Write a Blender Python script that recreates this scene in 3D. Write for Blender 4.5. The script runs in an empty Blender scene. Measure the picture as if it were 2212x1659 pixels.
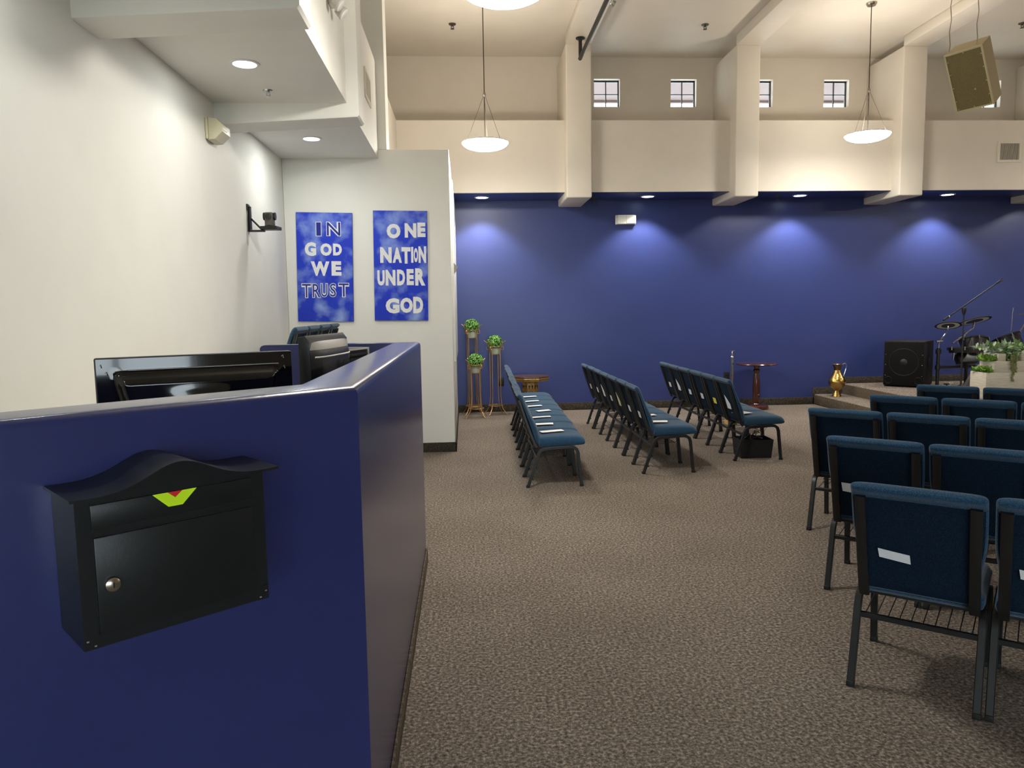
import bpy, bmesh, math, random
from mathutils import Vector, Matrix
random.seed(7)
sc = bpy.context.scene
COL = sc.collection
PI = math.pi
R = math.radians

# ------------------------------------------------------------------ camera
def make_camera():
    y, p, r = R(3.537), R(5.719), R(0.897)
    f = Vector((math.sin(y)*math.cos(p), math.cos(y)*math.cos(p), -math.sin(p)))
    rt = Vector((math.cos(y), -math.sin(y), 0))
    dn = f.cross(rt)
    rt2 = rt*math.cos(r) + dn*math.sin(r)
    dn2 = -rt*math.sin(r) + dn*math.cos(r)
    up = -dn2
    cd = bpy.data.cameras.new('camera')
    cd.sensor_fit = 'HORIZONTAL'; cd.sensor_width = 36.0
    cd.lens = 36.0*1600/2212
    cd.clip_start = 0.05; cd.clip_end = 200
    ob = bpy.data.objects.new('camera', cd); COL.objects.link(ob)
    m = Matrix(((rt2.x, up.x, -f.x, 0), (rt2.y, up.y, -f.y, 0), (rt2.z, up.z, -f.z, 1.55), (0, 0, 0, 1)))
    ob.matrix_world = m
    sc.camera = ob
make_camera()

# ------------------------------------------------------------------ world, exposure
w = bpy.data.worlds.new('world'); sc.world = w; w.use_nodes = True
bg = w.node_tree.nodes['Background']
bg.inputs['Color'].default_value = (0.80, 0.93, 1.0, 1); bg.inputs['Strength'].default_value = 7.0
vs = sc.view_settings
vs.view_transform = 'Standard'; vs.look = 'None'; vs.gamma = 1.0; vs.use_curve_mapping = False
vs.exposure = 0.16

PENDANT_E = 98.0        # emission of the pendant bowls
BOOTH_W = 9.5          # recessed lamps over the booth, watts
WASH_W = 115.0           # recessed lamps along the blue wall, watts

# ------------------------------------------------------------------ materials
def lin(c):
    return tuple(((v/255)/12.92 if v/255 <= .04045 else ((v/255+.055)/1.055)**2.4) for v in c) + (1,)
MATS = {}
def mat(name, c, rough=.5, metal=0., c2=None, nscale=20., bump=0., bscale=80., emit=0., spec=.5, coat=0., stretch=None, detail=3., lo=.35, hi=.65, alpha=None, trans=0.):
    if name in MATS: return MATS[name]
    m = bpy.data.materials.new(name); m.use_nodes = True
    nt = m.node_tree; b = nt.nodes['Principled BSDF']
    b.inputs['Base Color'].default_value = lin(c)
    b.inputs['Roughness'].default_value = rough
    b.inputs['Metallic'].default_value = metal
    b.inputs['Specular IOR Level'].default_value = spec
    b.inputs['Coat Weight'].default_value = coat
    b.inputs['Transmission Weight'].default_value = trans
    tc = nt.nodes.new('ShaderNodeTexCoord')
    src = tc.outputs['Object']
    if stretch:
        mp = nt.nodes.new('ShaderNodeMapping'); mp.inputs['Scale'].default_value = stretch
        nt.links.new(src, mp.inputs['Vector']); src = mp.outputs['Vector']
    if c2:
        n = nt.nodes.new('ShaderNodeTexNoise'); n.inputs['Scale'].default_value = nscale; n.inputs['Detail'].default_value = detail
        nt.links.new(src, n.inputs['Vector'])
        cr = nt.nodes.new('ShaderNodeValToRGB')
        cr.color_ramp.elements[0].position = lo; cr.color_ramp.elements[1].position = hi
        cr.color_ramp.elements[0].color = lin(c); cr.color_ramp.elements[1].color = lin(c2)
        nt.links.new(n.outputs['Fac'], cr.inputs['Fac']); nt.links.new(cr.outputs['Color'], b.inputs['Base Color'])
    if bump:
        n2 = nt.nodes.new('ShaderNodeTexNoise'); n2.inputs['Scale'].default_value = bscale; n2.inputs['Detail'].default_value = 4
        nt.links.new(src, n2.inputs['Vector'])
        bp = nt.nodes.new('ShaderNodeBump'); bp.inputs['Strength'].default_value = bump; bp.inputs['Distance'].default_value = .01
        nt.links.new(n2.outputs['Fac'], bp.inputs['Height']); nt.links.new(bp.outputs['Normal'], b.inputs['Normal'])
    if emit:
        b.inputs['Emission Color'].default_value = lin(c); b.inputs['Emission Strength'].default_value = emit
    MATS[name] = m
    return m

def carpet_mat(name, dark, mid, light, rib):
    m = bpy.data.materials.new(name); m.use_nodes = True
    nt = m.node_tree; b = nt.nodes['Principled BSDF']
    b.inputs['Roughness'].default_value = .95; b.inputs['Specular IOR Level'].default_value = .1
    tc = nt.nodes.new('ShaderNodeTexCoord')
    n1 = nt.nodes.new('ShaderNodeTexNoise'); n1.inputs['Scale'].default_value = 70; n1.inputs['Detail'].default_value = 5; n1.inputs['Roughness'].default_value = .7
    v = nt.nodes.new('ShaderNodeTexVoronoi'); v.inputs['Scale'].default_value = 130
    nb = nt.nodes.new('ShaderNodeTexNoise'); nb.inputs['Scale'].default_value = 1.1; nb.inputs['Detail'].default_value = 3
    for n in (n1, v, nb): nt.links.new(tc.outputs['Object'], n.inputs['Vector'])
    cr = nt.nodes.new('ShaderNodeValToRGB')
    e = cr.color_ramp.elements; e[0].position = .3; e[0].color = lin(dark); e[1].position = .7; e[1].color = lin(light)
    k = e.new(.5); k.color = lin(mid)
    nt.links.new(n1.outputs['Fac'], cr.inputs['Fac'])
    mx = nt.nodes.new('ShaderNodeMix'); mx.data_type = 'RGBA'; mx.blend_type = 'MULTIPLY'; mx.inputs['Factor'].default_value = .35
    vr = nt.nodes.new('ShaderNodeValToRGB'); vr.color_ramp.elements[0].color = (1, 1, 1, 1); vr.color_ramp.elements[1].color = (.35, .33, .3, 1); vr.color_ramp.elements[1].position = .75
    nt.links.new(v.outputs['Distance'], vr.inputs['Fac'])
    nt.links.new(cr.outputs['Color'], mx.inputs['A']); nt.links.new(vr.outputs['Color'], mx.inputs['B'])
    mx2 = nt.nodes.new('ShaderNodeMix'); mx2.data_type = 'RGBA'; mx2.blend_type = 'MULTIPLY'; mx2.inputs['Factor'].default_value = 1
    br = nt.nodes.new('ShaderNodeValToRGB'); br.color_ramp.elements[0].position = .35; br.color_ramp.elements[0].color = (.86, .85, .84, 1); br.color_ramp.elements[1].position = .6; br.color_ramp.elements[1].color = (1, 1, 1, 1)
    nt.links.new(nb.outputs['Fac'], br.inputs['Fac'])
    nt.links.new(mx.outputs['Result'], mx2.inputs['A']); nt.links.new(br.outputs['Color'], mx2.inputs['B'])
    nt.links.new(mx2.outputs['Result'], b.inputs['Base Color'])
    bp = nt.nodes.new('ShaderNodeBump'); bp.inputs['Strength'].default_value = .8; bp.inputs['Distance'].default_value = .008
    ad = nt.nodes.new('ShaderNodeMath'); ad.operation = 'ADD'
    wv = nt.nodes.new('ShaderNodeTexWave'); wv.inputs['Scale'].default_value = rib; wv.inputs['Distortion'].default_value = 1.5; wv.inputs['Detail'].default_value = 2; wv.inputs['Detail Scale'].default_value = 8
    nt.links.new(tc.outputs['Object'], wv.inputs['Vector'])
    ml = nt.nodes.new('ShaderNodeMath'); ml.operation = 'MULTIPLY'; ml.inputs[1].default_value = .25
    nt.links.new(wv.outputs['Fac'], ml.inputs[0])
    nt.links.new(n1.outputs['Fac'], ad.inputs[0]); nt.links.new(ml.outputs[0], ad.inputs[1])
    nt.links.new(ad.outputs[0], bp.inputs['Height']); nt.links.new(bp.outputs['Normal'], b.inputs['Normal'])
    return m

def dot_fabric(name, c, c2, sheen):
    m = mat(name, c, .9, c2=c2, nscale=220, bump=.35, bscale=260, spec=.15, lo=.45, hi=.62)
    b = m.node_tree.nodes['Principled BSDF']
    b.inputs['Sheen Weight'].default_value = sheen; b.inputs['Sheen Roughness'].default_value = .5
    return m

WHITE = mat('white_wall_paint', (232, 230, 222), .6, c2=(229, 227, 219), nscale=3, bump=.04, bscale=160, spec=.25)
CREAM = mat('cream_wall_paint', (218, 209, 195), .6, c2=(215, 206, 192), nscale=3, bump=.04, bscale=160, spec=.3)
BLUE = mat('blue_wall_paint', (50, 61, 115), .36, c2=(48, 59, 112), nscale=2.5, bump=.05, bscale=140, spec=.45)
GLOSSBLUE = mat('glossy_blue_paint', (41, 49, 101), .24, c2=(39, 47, 98), nscale=3, bump=.05, bscale=45, spec=.5, coat=.35)
GLOSSBLUE.node_tree.nodes['Principled BSDF'].inputs['Coat Roughness'].default_value = .2
CARPET = carpet_mat('brown_carpet', (50, 45, 42), (131, 120, 110), (208, 195, 181), 60)
BASECARPET = carpet_mat('carpet_base', (38, 34, 30), (74, 68, 60), (112, 104, 92), 60)
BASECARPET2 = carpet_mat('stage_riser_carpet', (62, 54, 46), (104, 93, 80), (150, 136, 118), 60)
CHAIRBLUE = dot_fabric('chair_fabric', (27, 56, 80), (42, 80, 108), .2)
CHAIRSHADE = dot_fabric('chair_back_fabric', (12, 27, 42), (19, 39, 58), .0)  # darkened copy of the chair fabric, shade painted on the rear of the backrest
CHAIRMETAL = mat('chair_metal', (40, 41, 42), .35, metal=.4, bump=.02)
CHARBLACK = mat('chair_upright', (26, 25, 24), .4, bump=.03, bscale=200)
GLIDE = mat('black_rubber', (14, 14, 14), .7)
WIREM = mat('wire_metal', (70, 66, 60), .35, metal=.7)
BLACKM = mat('mailbox_black', (24, 27, 29), .34, bump=.03, bscale=300, spec=.4)
BLACKP = mat('black_plastic', (20, 21, 23), .42)
GLOSSBLACK = mat('piano_black', (9, 9, 11), .08, coat=.5)
GREYP = mat('grey_plastic', (150, 146, 140), .4)
LGREY = mat('light_grey_plastic', (190, 186, 178), .4)
CHROME = mat('chrome', (205, 205, 208), .14, metal=1.)
NICKEL = mat('nickel', (190, 182, 170), .25, metal=1.)
BRASS = mat('brass', (196, 164, 98), .2, metal=1., bump=.35, bscale=60)
COPPER = mat('dark_bronze', (124, 104, 84), .28, metal=1.)
BRONZE = mat('bronze_stand', (164, 128, 78), .4, metal=.55, c2=(186, 152, 108), nscale=4)
PAPER = mat('paper_white', (226, 224, 222), .8, c2=(205, 203, 202), nscale=30, lo=.6, hi=.72)
CARDW = mat('card_white', (222, 222, 224), .8)
YELLOW = mat('card_yellow', (226, 214, 74), .8)
PALEYEL = mat('card_pale_yellow', (206, 206, 160), .8)
MAHOG = mat('mahogany', (84, 38, 24), .22, c2=(54, 24, 16), nscale=9, stretch=(1, 1, .2), coat=.4)
GOLDP = mat('antique_gold', (176, 138, 78), .4, metal=.45, c2=(140, 104, 56), nscale=22)
DARKTOP = mat('dark_wood_top', (84, 60, 50), .25, c2=(64, 45, 38), nscale=10)
DARKHOLE = mat('dark_cutout', (34, 26, 18), .8)
POTM = mat('grey_green_pot', (150, 158, 140), .7, c2=(172, 176, 160), nscale=12)
LEAF = mat('boxwood_leaf', (66, 128, 44), .5, c2=(126, 176, 84), nscale=22)
LEAF2 = mat('planter_leaf', (74, 112, 56), .5, c2=(128, 160, 92), nscale=18)
LEAF3 = mat('sage_leaf', (140, 154, 132), .6, c2=(176, 186, 168), nscale=16)
GRASSM = mat('bright_grass', (82, 132, 40), .6, c2=(130, 164, 70), nscale=30)
FLOWER = mat('white_flower', (228, 228, 206), .7)
WHITEWOOD = mat('whitewashed_wood', (206, 198, 180), .6, c2=(190, 182, 164), nscale=7, stretch=(1, 1, 7), bump=.05)
SPKBEIGE = mat('speaker_beige', (176, 160, 120), .6)
SPKGRILLE = mat('speaker_grille_olive', (146, 130, 86), .7, c2=(122, 108, 70), nscale=160, bump=.3, bscale=220)
SPKRIM = mat('speaker_rim_cream', (214, 202, 160), .6)
def thin_glass():
    m = bpy.data.materials.new('window_glass'); m.use_nodes = True
    nt = m.node_tree; nt.nodes.remove(nt.nodes['Principled BSDF'])
    tr = nt.nodes.new('ShaderNodeBsdfTransparent'); gl = nt.nodes.new('ShaderNodeBsdfGlossy'); gl.inputs['Roughness'].default_value = .03
    mx = nt.nodes.new('ShaderNodeMixShader'); mx.inputs['Fac'].default_value = .07
    nt.links.new(tr.outputs[0], mx.inputs[1]); nt.links.new(gl.outputs[0], mx.inputs[2]); nt.links.new(mx.outputs[0], nt.nodes['Material Output'].inputs['Surface'])
    return m
GLASS = thin_glass()
WINFRAME = mat('dark_bronze_frame', (22, 18, 18), .4)
EAVE = mat('pink_stucco', (92, 76, 72), .8, c2=(88, 72, 68), nscale=6)
PIPE = mat('black_pipe', (30, 29, 28), .45)
EMBEIGE = mat('beige_fixture', (206, 198, 168), .35)
EMWHITE = mat('cream_fixture', (236, 234, 220), .4)
CLEAR = mat('clear_lens', (235, 232, 220), .1)
PENDANT = mat('pendant_glow', (255, 250, 240), .5, emit=PENDANT_E)
PENDANTUP = mat('pendant_uplight', (255, 246, 232), .5, emit=PENDANT_E*.52)
DOWNGLOW = mat('downlight_glow', (240, 252, 255), .5, emit=14)
WASHGLOW = mat('washlight_glow', (225, 240, 255), .5, emit=10)
TRIMW = mat('white_trim_ring', (232, 232, 228), .5)
SPRINK = mat('sprinkler_metal', (92, 82, 74), .4, metal=.6)
LIME = mat('emblem_lime', (206, 246, 20), .5)
RED = mat('emblem_red', (208, 34, 34), .5)
LETTERW = mat('letter_white', (232, 232, 230), .8, c2=(206, 208, 224), nscale=40, lo=.62, hi=.7)
LETTERB = mat('letter_inner_blue', (30, 44, 140), .8)
CANVAS = mat('banner_blue_clouds', (30, 58, 196), .8, c2=(150, 174, 232), nscale=4.2, detail=6, lo=.45, hi=.74)
CANVASEDGE = mat('banner_edge', (18, 30, 90), .8)
DRUMBLK = mat('drum_black', (20, 20, 22), .3)
RUBBER = mat('cymbal_rubber', (18, 19, 20), .6)
CYMGREY = mat('cymbal_underside', (214, 214, 210), .5)
GRILLEDK = mat('grille_dark', (22, 20, 18), .7)
VENTW = mat('vent_white', (214, 206, 188), .5)
STRAW = mat('wood_block', (206, 166, 104), .7)
DIMTEXT = mat('raised_lettering', (10, 10, 11), .5)
SUBGR = mat('subwoofer_grille', (9, 9, 9), .8, spec=.2, bump=.3, bscale=400)
SUBCAB = mat('subwoofer_cabinet', (13, 13, 14), .6, spec=.3, bump=.15, bscale=120)
BOUNCEM = mat('desk_laminate', (226, 222, 212), .5)  # pale on purpose, bounces light up to the soffit

# ------------------------------------------------------------------ mesh helpers
class MB:
    def __init__(s): s.bm = bmesh.new()
    def _mat(s, faces, mi):
        for f in faces: f.material_index = mi
    def box(s, x0, x1, y0, y1, z0, z1, bev=0., seg=2, mi=0, M=None):
        vs_ = [s.bm.verts.new(v) for v in ((x0,y0,z0),(x1,y0,z0),(x1,y1,z0),(x0,y1,z0),(x0,y0,z1),(x1,y0,z1),(x1,y1,z1),(x0,y1,z1))]
        fs = [s.bm.faces.new([vs_[i] for i in q]) for q in ((0,3,2,1),(4,5,6,7),(0,1,5,4),(1,2,6,5),(2,3,7,6),(3,0,4,7))]
        s._mat(fs, mi)
        allv = vs_
        if bev:
            ed = list({e for f in fs for e in f.edges})
            r = bmesh.ops.bevel(s.bm, geom=ed, offset=bev, segments=seg, affect='EDGES', profile=.5)
            allv = list({v for f in r['faces'] for v in f.verts} | {v for v in vs_ if v.is_valid})
            for f in r['faces']: f.material_index = mi
        if M is not None: bmesh.ops.transform(s.bm, matrix=M, verts=allv)
        return s
    def prism(s, pts, z0, z1, mi=0, M=None, bev=0., seg=2, axis='Z'):
        """polygon pts extruded; axis Z: (x,y)->z ; axis Y: (x,z)->y ; axis X: (y,z)->x"""
        def P(a, b, c):
            return {'Z': (a, b, c), 'Y': (a, c, b), 'X': (c, a, b)}[axis]
        lo = [s.bm.verts.new(P(a, b, z0)) for a, b in pts]; hi = [s.bm.verts.new(P(a, b, z1)) for a, b in pts]
        n = len(pts); fs = [s.bm.faces.new(lo[::-1]), s.bm.faces.new(hi)]
        for i in range(n): fs.append(s.bm.faces.new((lo[i], lo[(i+1) % n], hi[(i+1) % n], hi[i])))
        s._mat(fs, mi); allv = lo+hi
        if bev:
            ed = list({e for f in fs[:2] for e in f.edges})
            r = bmesh.ops.bevel(s.bm, geom=ed, offset=bev, segments=seg, affect='EDGES', profile=.5)
            allv = list({v for f in r['faces'] for v in f.verts} | {v for v in allv if v.is_valid})
            for f in r['faces']: f.material_index = mi
        bmesh.ops.recalc_face_normals(s.bm, faces=list({f for v in allv if v.is_valid for f in v.link_faces}))
        if M is not None: bmesh.ops.transform(s.bm, matrix=M, verts=[v for v in allv if v.is_valid])
        return s
    def lathe(s, prof, n=24, c=(0,0,0), mi=0, M=None, a0=0., a1=2*PI):
        full = abs(a1-a0-2*PI) < 1e-6; m = n if full else n+1
        rings = []
        for r_, z in prof:
            if r_ < 1e-5: rings.append([s.bm.verts.new((c[0], c[1], c[2]+z))])
            else: rings.append([s.bm.verts.new((c[0]+r_*math.cos(a0+(a1-a0)*i/n), c[1]+r_*math.sin(a0+(a1-a0)*i/n), c[2]+z)) for i in range(m)])
        fs = []
        for A, B in zip(rings, rings[1:]):
            for i in range(n):
                j = (i+1) % m
                if len(A) == 1 and len(B) == 1: continue
                if len(A) == 1: fs.append(s.bm.faces.new((A[0], B[j], B[i])))
                elif len(B) == 1: fs.append(s.bm.faces.new((A[i], A[j], B[0])))
                else: fs.append(s.bm.faces.new((A[i], A[j], B[j], B[i])))
        s._mat(fs, mi)
        bmesh.ops.recalc_face_normals(s.bm, faces=fs)
        if M is not None: bmesh.ops.transform(s.bm, matrix=M, verts=[v for g in rings for v in g])
        return s
    def tube(s, pts, r, n=10, mi=0, sq=None, closed=False, cap=True, M=None, up=None):
        """round tube (or rectangular section sq=(half_w,half_h)) along pts"""
        P = [Vector(p) for p in pts]; rings = []; N = len(P)
        ref = Vector(up) if up else None
        prev = None
        for i, p in enumerate(P):
            if closed: t = (P[(i+1) % N]-P[i-1]).normalized()
            else:
                a = (P[i]-P[i-1]).normalized() if i > 0 else None; b = (P[i+1]-P[i]).normalized() if i < N-1 else None
                t = (a+b).normalized() if a is not None and b is not None else (a if a is not None else b)
            if prev is None:
                u = ref if ref is not None else (Vector((0,0,1)) if abs(t.z) < .9 else Vector((1,0,0)))
            else: u = prev
            u = (u - t*u.dot(t))
            if u.length < 1e-6: u = t.orthogonal()
            u.normalize(); v = t.cross(u).normalized(); prev = u
            rr = r[i] if isinstance(r, (list, tuple)) else r
            if sq:
                hw, hh = sq; k = .78
                sh = [(hw, hh*k), (hw*k, hh), (-hw*k, hh), (-hw, hh*k), (-hw, -hh*k), (-hw*k, -hh), (hw*k, -hh), (hw, -hh*k)]
                rings.append([s.bm.verts.new(p+v*a_+u*b_) for a_, b_ in sh])
            else: rings.append([s.bm.verts.new(p+(u*math.cos(2*PI*k/n)+v*math.sin(2*PI*k/n))*rr) for k in range(n)])
        m = len(rings[0]); fs = []
        rng = range(N) if closed else range(N-1)
        for i in rng:
            A, B = rings[i], rings[(i+1) % N]
            for k in range(m): fs.append(s.bm.faces.new((A[k], A[(k+1) % m], B[(k+1) % m], B[k])))
        if cap and not closed:
            fs.append(s.bm.faces.new(rings[0][::-1])); fs.append(s.bm.faces.new(rings[-1]))
        s._mat(fs, mi)
        bmesh.ops.recalc_face_normals(s.bm, faces=fs)
        if M is not None: bmesh.ops.transform(s.bm, matrix=M, verts=[v for g in rings for v in g])
        return s
    def quad(s, a, b, c, d, mi=0):
        f = s.bm.faces.new([s.bm.verts.new(v) for v in (a, b, c, d)]); f.material_index = mi; return s
    def poly(s, pts, mi=0):
        f = s.bm.faces.new([s.bm.verts.new(v) for v in pts]); f.material_index = mi; return s
    def build(s, name, mats, parent=None, loc=None, smooth=True, ang=35):
        me = bpy.data.meshes.new(name); s.bm.to_mesh(me); s.bm.free()
        for m_ in (mats if isinstance(mats, (list, tuple)) else [mats]): me.materials.append(m_)
        if smooth:
            for p_ in me.polygons: p_.use_smooth = True
            me.set_sharp_from_angle(angle=R(ang))
        o = bpy.data.objects.new(name, me); COL.objects.link(o)
        if parent: o.parent = parent
        if loc: o.location = loc
        return o

def tag(o, label, cat, group=None, kind=None):
    o['label'] = label; o['category'] = cat
    if group: o['group'] = group
    if kind: o['kind'] = kind
    return o
def thing(name, label, cat, loc=(0,0,0), rotz=0., group=None, rot=None):
    o = bpy.data.objects.new(name, None); COL.objects.link(o); o.empty_display_size = .1
    o.location = loc; o.rotation_euler = rot if rot else (0, 0, rotz)
    return tag(o, label, cat, group)
def struct(o): o['kind'] = 'structure'; return o
def dup(root, loc, rotz=None, label=None, group=None, scale=None):
    r = root.copy(); COL.objects.link(r); r.location = loc
    if rotz is not None: r.rotation_euler = (0, 0, rotz)
    if label: r['label'] = label
    if group: r['group'] = group
    if scale: r.scale = (scale,)*3
    for ch in list(root.children):
        c = ch.copy(); COL.objects.link(c); c.parent = r
        for g in list(ch.children):
            d = g.copy(); COL.objects.link(d); d.parent = c
    return r
def arc(cx, cz, r, a0, a1, n=6):
    return [(cx+r*math.cos(R(a0+(a1-a0)*i/n)), cz+r*math.sin(R(a0+(a1-a0)*i/n))) for i in range(n+1)]
def disk(name, parent, loc, watts, color, size=.15):
    l = bpy.data.lights.new(name, 'AREA'); l.shape = 'DISK'; l.size = size; l.energy = watts; l.color = color
    o = bpy.data.objects.new(name, l); COL.objects.link(o); o.parent = parent; o.location = loc
    return o
def spot(name, parent, loc, watts, color, size=130, blend=.6, rad=.06):
    l = bpy.data.lights.new(name, 'SPOT'); l.energy = watts; l.color = color; l.spot_size = R(size); l.spot_blend = blend; l.shadow_soft_size = rad
    o = bpy.data.objects.new(name, l); COL.objects.link(o); o.parent = parent; o.location = loc
    return o

# ------------------------------------------------------------------ dimensions
XL, XR, YB, YF = -1.89, 13.5, -4.5, 11.25     # left wall, right wall, wall behind the camera, far wall
ZC, ZS, ZB = 5.24, 3.167, 5.10                # ceiling, soffit underside, ceiling beams
XF = -.88                                     # face of the left fascia
YBAND = 10.5                                  # face of the far fascia
YE = 8.113                                    # face of the short end wall with the two banners
WING = (2.174, 3.33, 4.50, 5.68, 6.85, 8.08)  # window centres
WZ0, WZ1, WHW = 4.53, 4.93, .195

# ------------------------------------------------------------------ structure
struct(MB().box(XL-.2, XR+.2, YB-.2, YF+.2, -.1, 0).build('floor', CARPET, smooth=False))
struct(MB().box(XL-.2, XR+.2, YB-.2, YF+.2, ZC, ZC+.15).build('ceiling', CREAM, smooth=False))
struct(MB().box(XL-.15, XL, YB, YF, 0, ZC).build('wall_left', WHITE, smooth=False))
struct(MB().box(XR, XR+.15, YB, YF, 0, ZC).build('wall_right', CREAM, smooth=False))
GX0, GX1, GZ = -1.5, 3.9, 2.75     # guessed glazed entrance behind the camera, added to let in daylight fill
struct(MB().box(XL, GX0, YB-.15, YB, 0, ZC).box(GX1, XR, YB-.15, YB, 0, ZC).box(GX0, GX1, YB-.15, YB, GZ, ZC).build('wall_rear', CREAM, smooth=False))
struct(MB().box(-30, 30, -34, YB-.16, -.12, -.02).build('floor_walkway', mat('concrete', (170, 166, 158), .9), smooth=False))  # unseen ground outside, added to dim the daylight from below
nd = 5; gw = (GX1-GX0)/nd
for i in range(nd):
    a, b = GX0+i*gw, GX0+(i+1)*gw; f = .03
    df = struct(MB().box(a, a+f, YB-.1, YB-.05, 0, GZ).box(b-f, b, YB-.1, YB-.05, 0, GZ).box(a+f, b-f, YB-.1, YB-.05, 0, .06).box(a+f, b-f, YB-.1, YB-.05, GZ-.05, GZ).build('door_%d' % (i+1), WINFRAME, smooth=False))  # frames of the added entrance, unseen, there for the daylight
    MB().box(a+f, b-f, YB-.078, YB-.072, .06, GZ-.05).build('pane', GLASS, df, smooth=False)
struct(MB().box(-.2, XR, YF, YF+.15, 0, ZS).build('wall_back', BLUE, smooth=False))
def upper_wall():
    mb = MB()
    mb.box(XL, XR, YF, YF+.15, ZS, WZ0); mb.box(XL, XR, YF, YF+.15, WZ1, ZC)
    e = [XL] + [v for c in WING for v in (c-WHW, c+WHW)] + [XR]
    for i in range(0, len(e), 2): mb.box(e[i], e[i+1], YF, YF+.15, WZ0, WZ1)
    return mb.build('wall_back_upper', CREAM, smooth=False)
struct(upper_wall())
for i, cx in enumerate(WING):
    mb = MB()
    y0, y1 = YF+.085, YF+.115; t = .016
    mb.box(cx-WHW, cx+WHW, y0, y1, WZ1-.024, WZ1); mb.box(cx-WHW, cx+WHW, y0, y1, WZ0, WZ0+.008)
    mb.box(cx-WHW, cx-WHW+t, y0, y1, WZ0, WZ1); mb.box(cx+WHW-t, cx+WHW, y0, y1, WZ0, WZ1)
    wf = struct(mb.build('window_%d' % (i+1), WINFRAME, smooth=False))
    mb = MB(); mb.box(cx-.006, cx+.006, y0+.002, y1-.002, WZ0+.008, WZ1-.024); mb.box(cx-WHW+t, cx+WHW-t, y0+.003, y1-.003, .5*(WZ0+WZ1)-.006, .5*(WZ0+WZ1)+.006)
    mb.build('muntin', WINFRAME, wf, smooth=False)
    MB().box(cx-WHW+t, cx+WHW-t, y0+.012, y0+.016, WZ0+.008, WZ1-.024).build('pane', GLASS, wf, smooth=False)
# the overhanging eave outside, seen up through the windows
struct(MB().box(XL, XR, YF+.16, 13.72, 5.3, 5.5).box(XL, XR, 13.72, 13.80, 5.26, 5.52).build('trim_eave', EAVE, smooth=False))

# far fascia with the dark blue underside, one per bay
colx = [(1.43, 1.78), (3.78, 4.12), (6.15, 6.50), (8.51, 8.86), (10.87, 11.22)]
def fascia_far():
    mb = MB()
    mb.box(XF, XR, YBAND, YF, ZS+.006, 4.15, bev=.0)
    return mb.build('trim_1', CREAM, smooth=False)
struct(fascia_far())
struct(MB().box(-.13, XR, YBAND+.004, YF-.002, ZS, ZS+.0055).build('ceiling_soffit_back', BLUE, smooth=False))
for i, (a, b) in enumerate(colx):
    mb = MB()
    mb.box(a, b, 10.3, YF-.001, 3.07, ZB+.01, bev=.02, seg=3)
    struct(mb.build('trim_%d' % (i+2), CREAM))
    struct(MB().box(a, b, YB, 10.32, ZB, ZC-.001, bev=.012, seg=2).build('trim_%d' % (i+12), CREAM))
# short end wall: low block, with the tall pier and the back of the recess above
mb = MB(); mb.box(XL+.001, -.135, YE, YF-.001, 0, 3.262, bev=.012)
struct(mb.build('wall_end', WHITE))
struct(MB().box(XL+.001, -.79, YE, YE+.3, 3.262, ZC-.001).build('wall_end_upper', WHITE))
struct(MB().box(XL+.001, XF, YE+.3, YF-.001, 3.262, 4.15).build('trim_20', CREAM, smooth=False))
struct(MB().box(-.137, -.112, 8.75, YF-.3, .95, 3.05, bev=.008).build('trim_21', TRIMW))
# soffit above the booth with its fascia, and cross beams running down from piers
struct(MB().box(XL+.001, XF-.1, YB+.001, YE-.001, ZS, ZS+.1).build('ceiling_soffit_left', WHITE, smooth=False))
struct(MB().box(XF-.1, XF, YB+.001, YE-.001, ZS, 4.155, bev=0).build('trim_22', WHITE, smooth=False))
for i, y in enumerate((-.3, 1.8, 3.91, 6.0)):
    mb = MB()
    mb.prism([(XL-.02, 3.0), (-.80, 3.06), (-.785, 3.075), (-.785, ZC-.001), (XF-.06, ZC-.001), (XF-.06, ZS+.05), (XL-.02, ZS+.05)], y, y+.295, axis='Y', bev=.014)
    struct(mb.build('trim_%d' % (i+23), WHITE))

# booth half wall
a49 = R(49); D = Vector((math.sin(a49), math.cos(a49), 0)); N = Vector((math.cos(a49), -math.sin(a49), 0)); C0 = Vector((-.272, 1.86, 0))
T = .128; HZ = 1.367
p_out = C0 - D*2.3
inner0 = C0 - N*T; xi = -.272-T
k = (xi-inner0.x)/D.x; pin = inner0 + D*k; pin0 = p_out - N*T
foot = [(p_out.x, p_out.y), (C0.x, C0.y), (-.272, 4.5), (-1.19, 4.5), (-1.19, 4.5-T), (xi, 4.5-T), (pin.x, pin.y), (pin0.x, pin0.y)]
struct(MB().prism(foot, 0, HZ, bev=.022, seg=4).build('wall_booth', GLOSSBLUE, ang=40))
def strip(name, x0, x1, y0, y1, z0, z1, m=BASECARPET): return struct(MB().box(x0, x1, y0, y1, z0, z1, bev=.003).build(name, m))
strip('baseboard_booth', -.272, -.262, 1.87, 4.51, 0, .085, BASECARPET2)
strip('baseboard_end', XL+.01, -.122, YE-.014, YE, 0, .105)
strip('baseboard_end_side', -.135, -.122, YE-.014, YF-.01, 0, .105)
strip('baseboard_back', -.12, 5.44, YF-.016, YF, 0, .115)
strip('baseboard_stage', 5.42, 5.9, YF-.016, YF, 0, .262)
strip('baseboard_stage_upper', 5.9, XR, YF-.016, YF, .3, .418)
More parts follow.
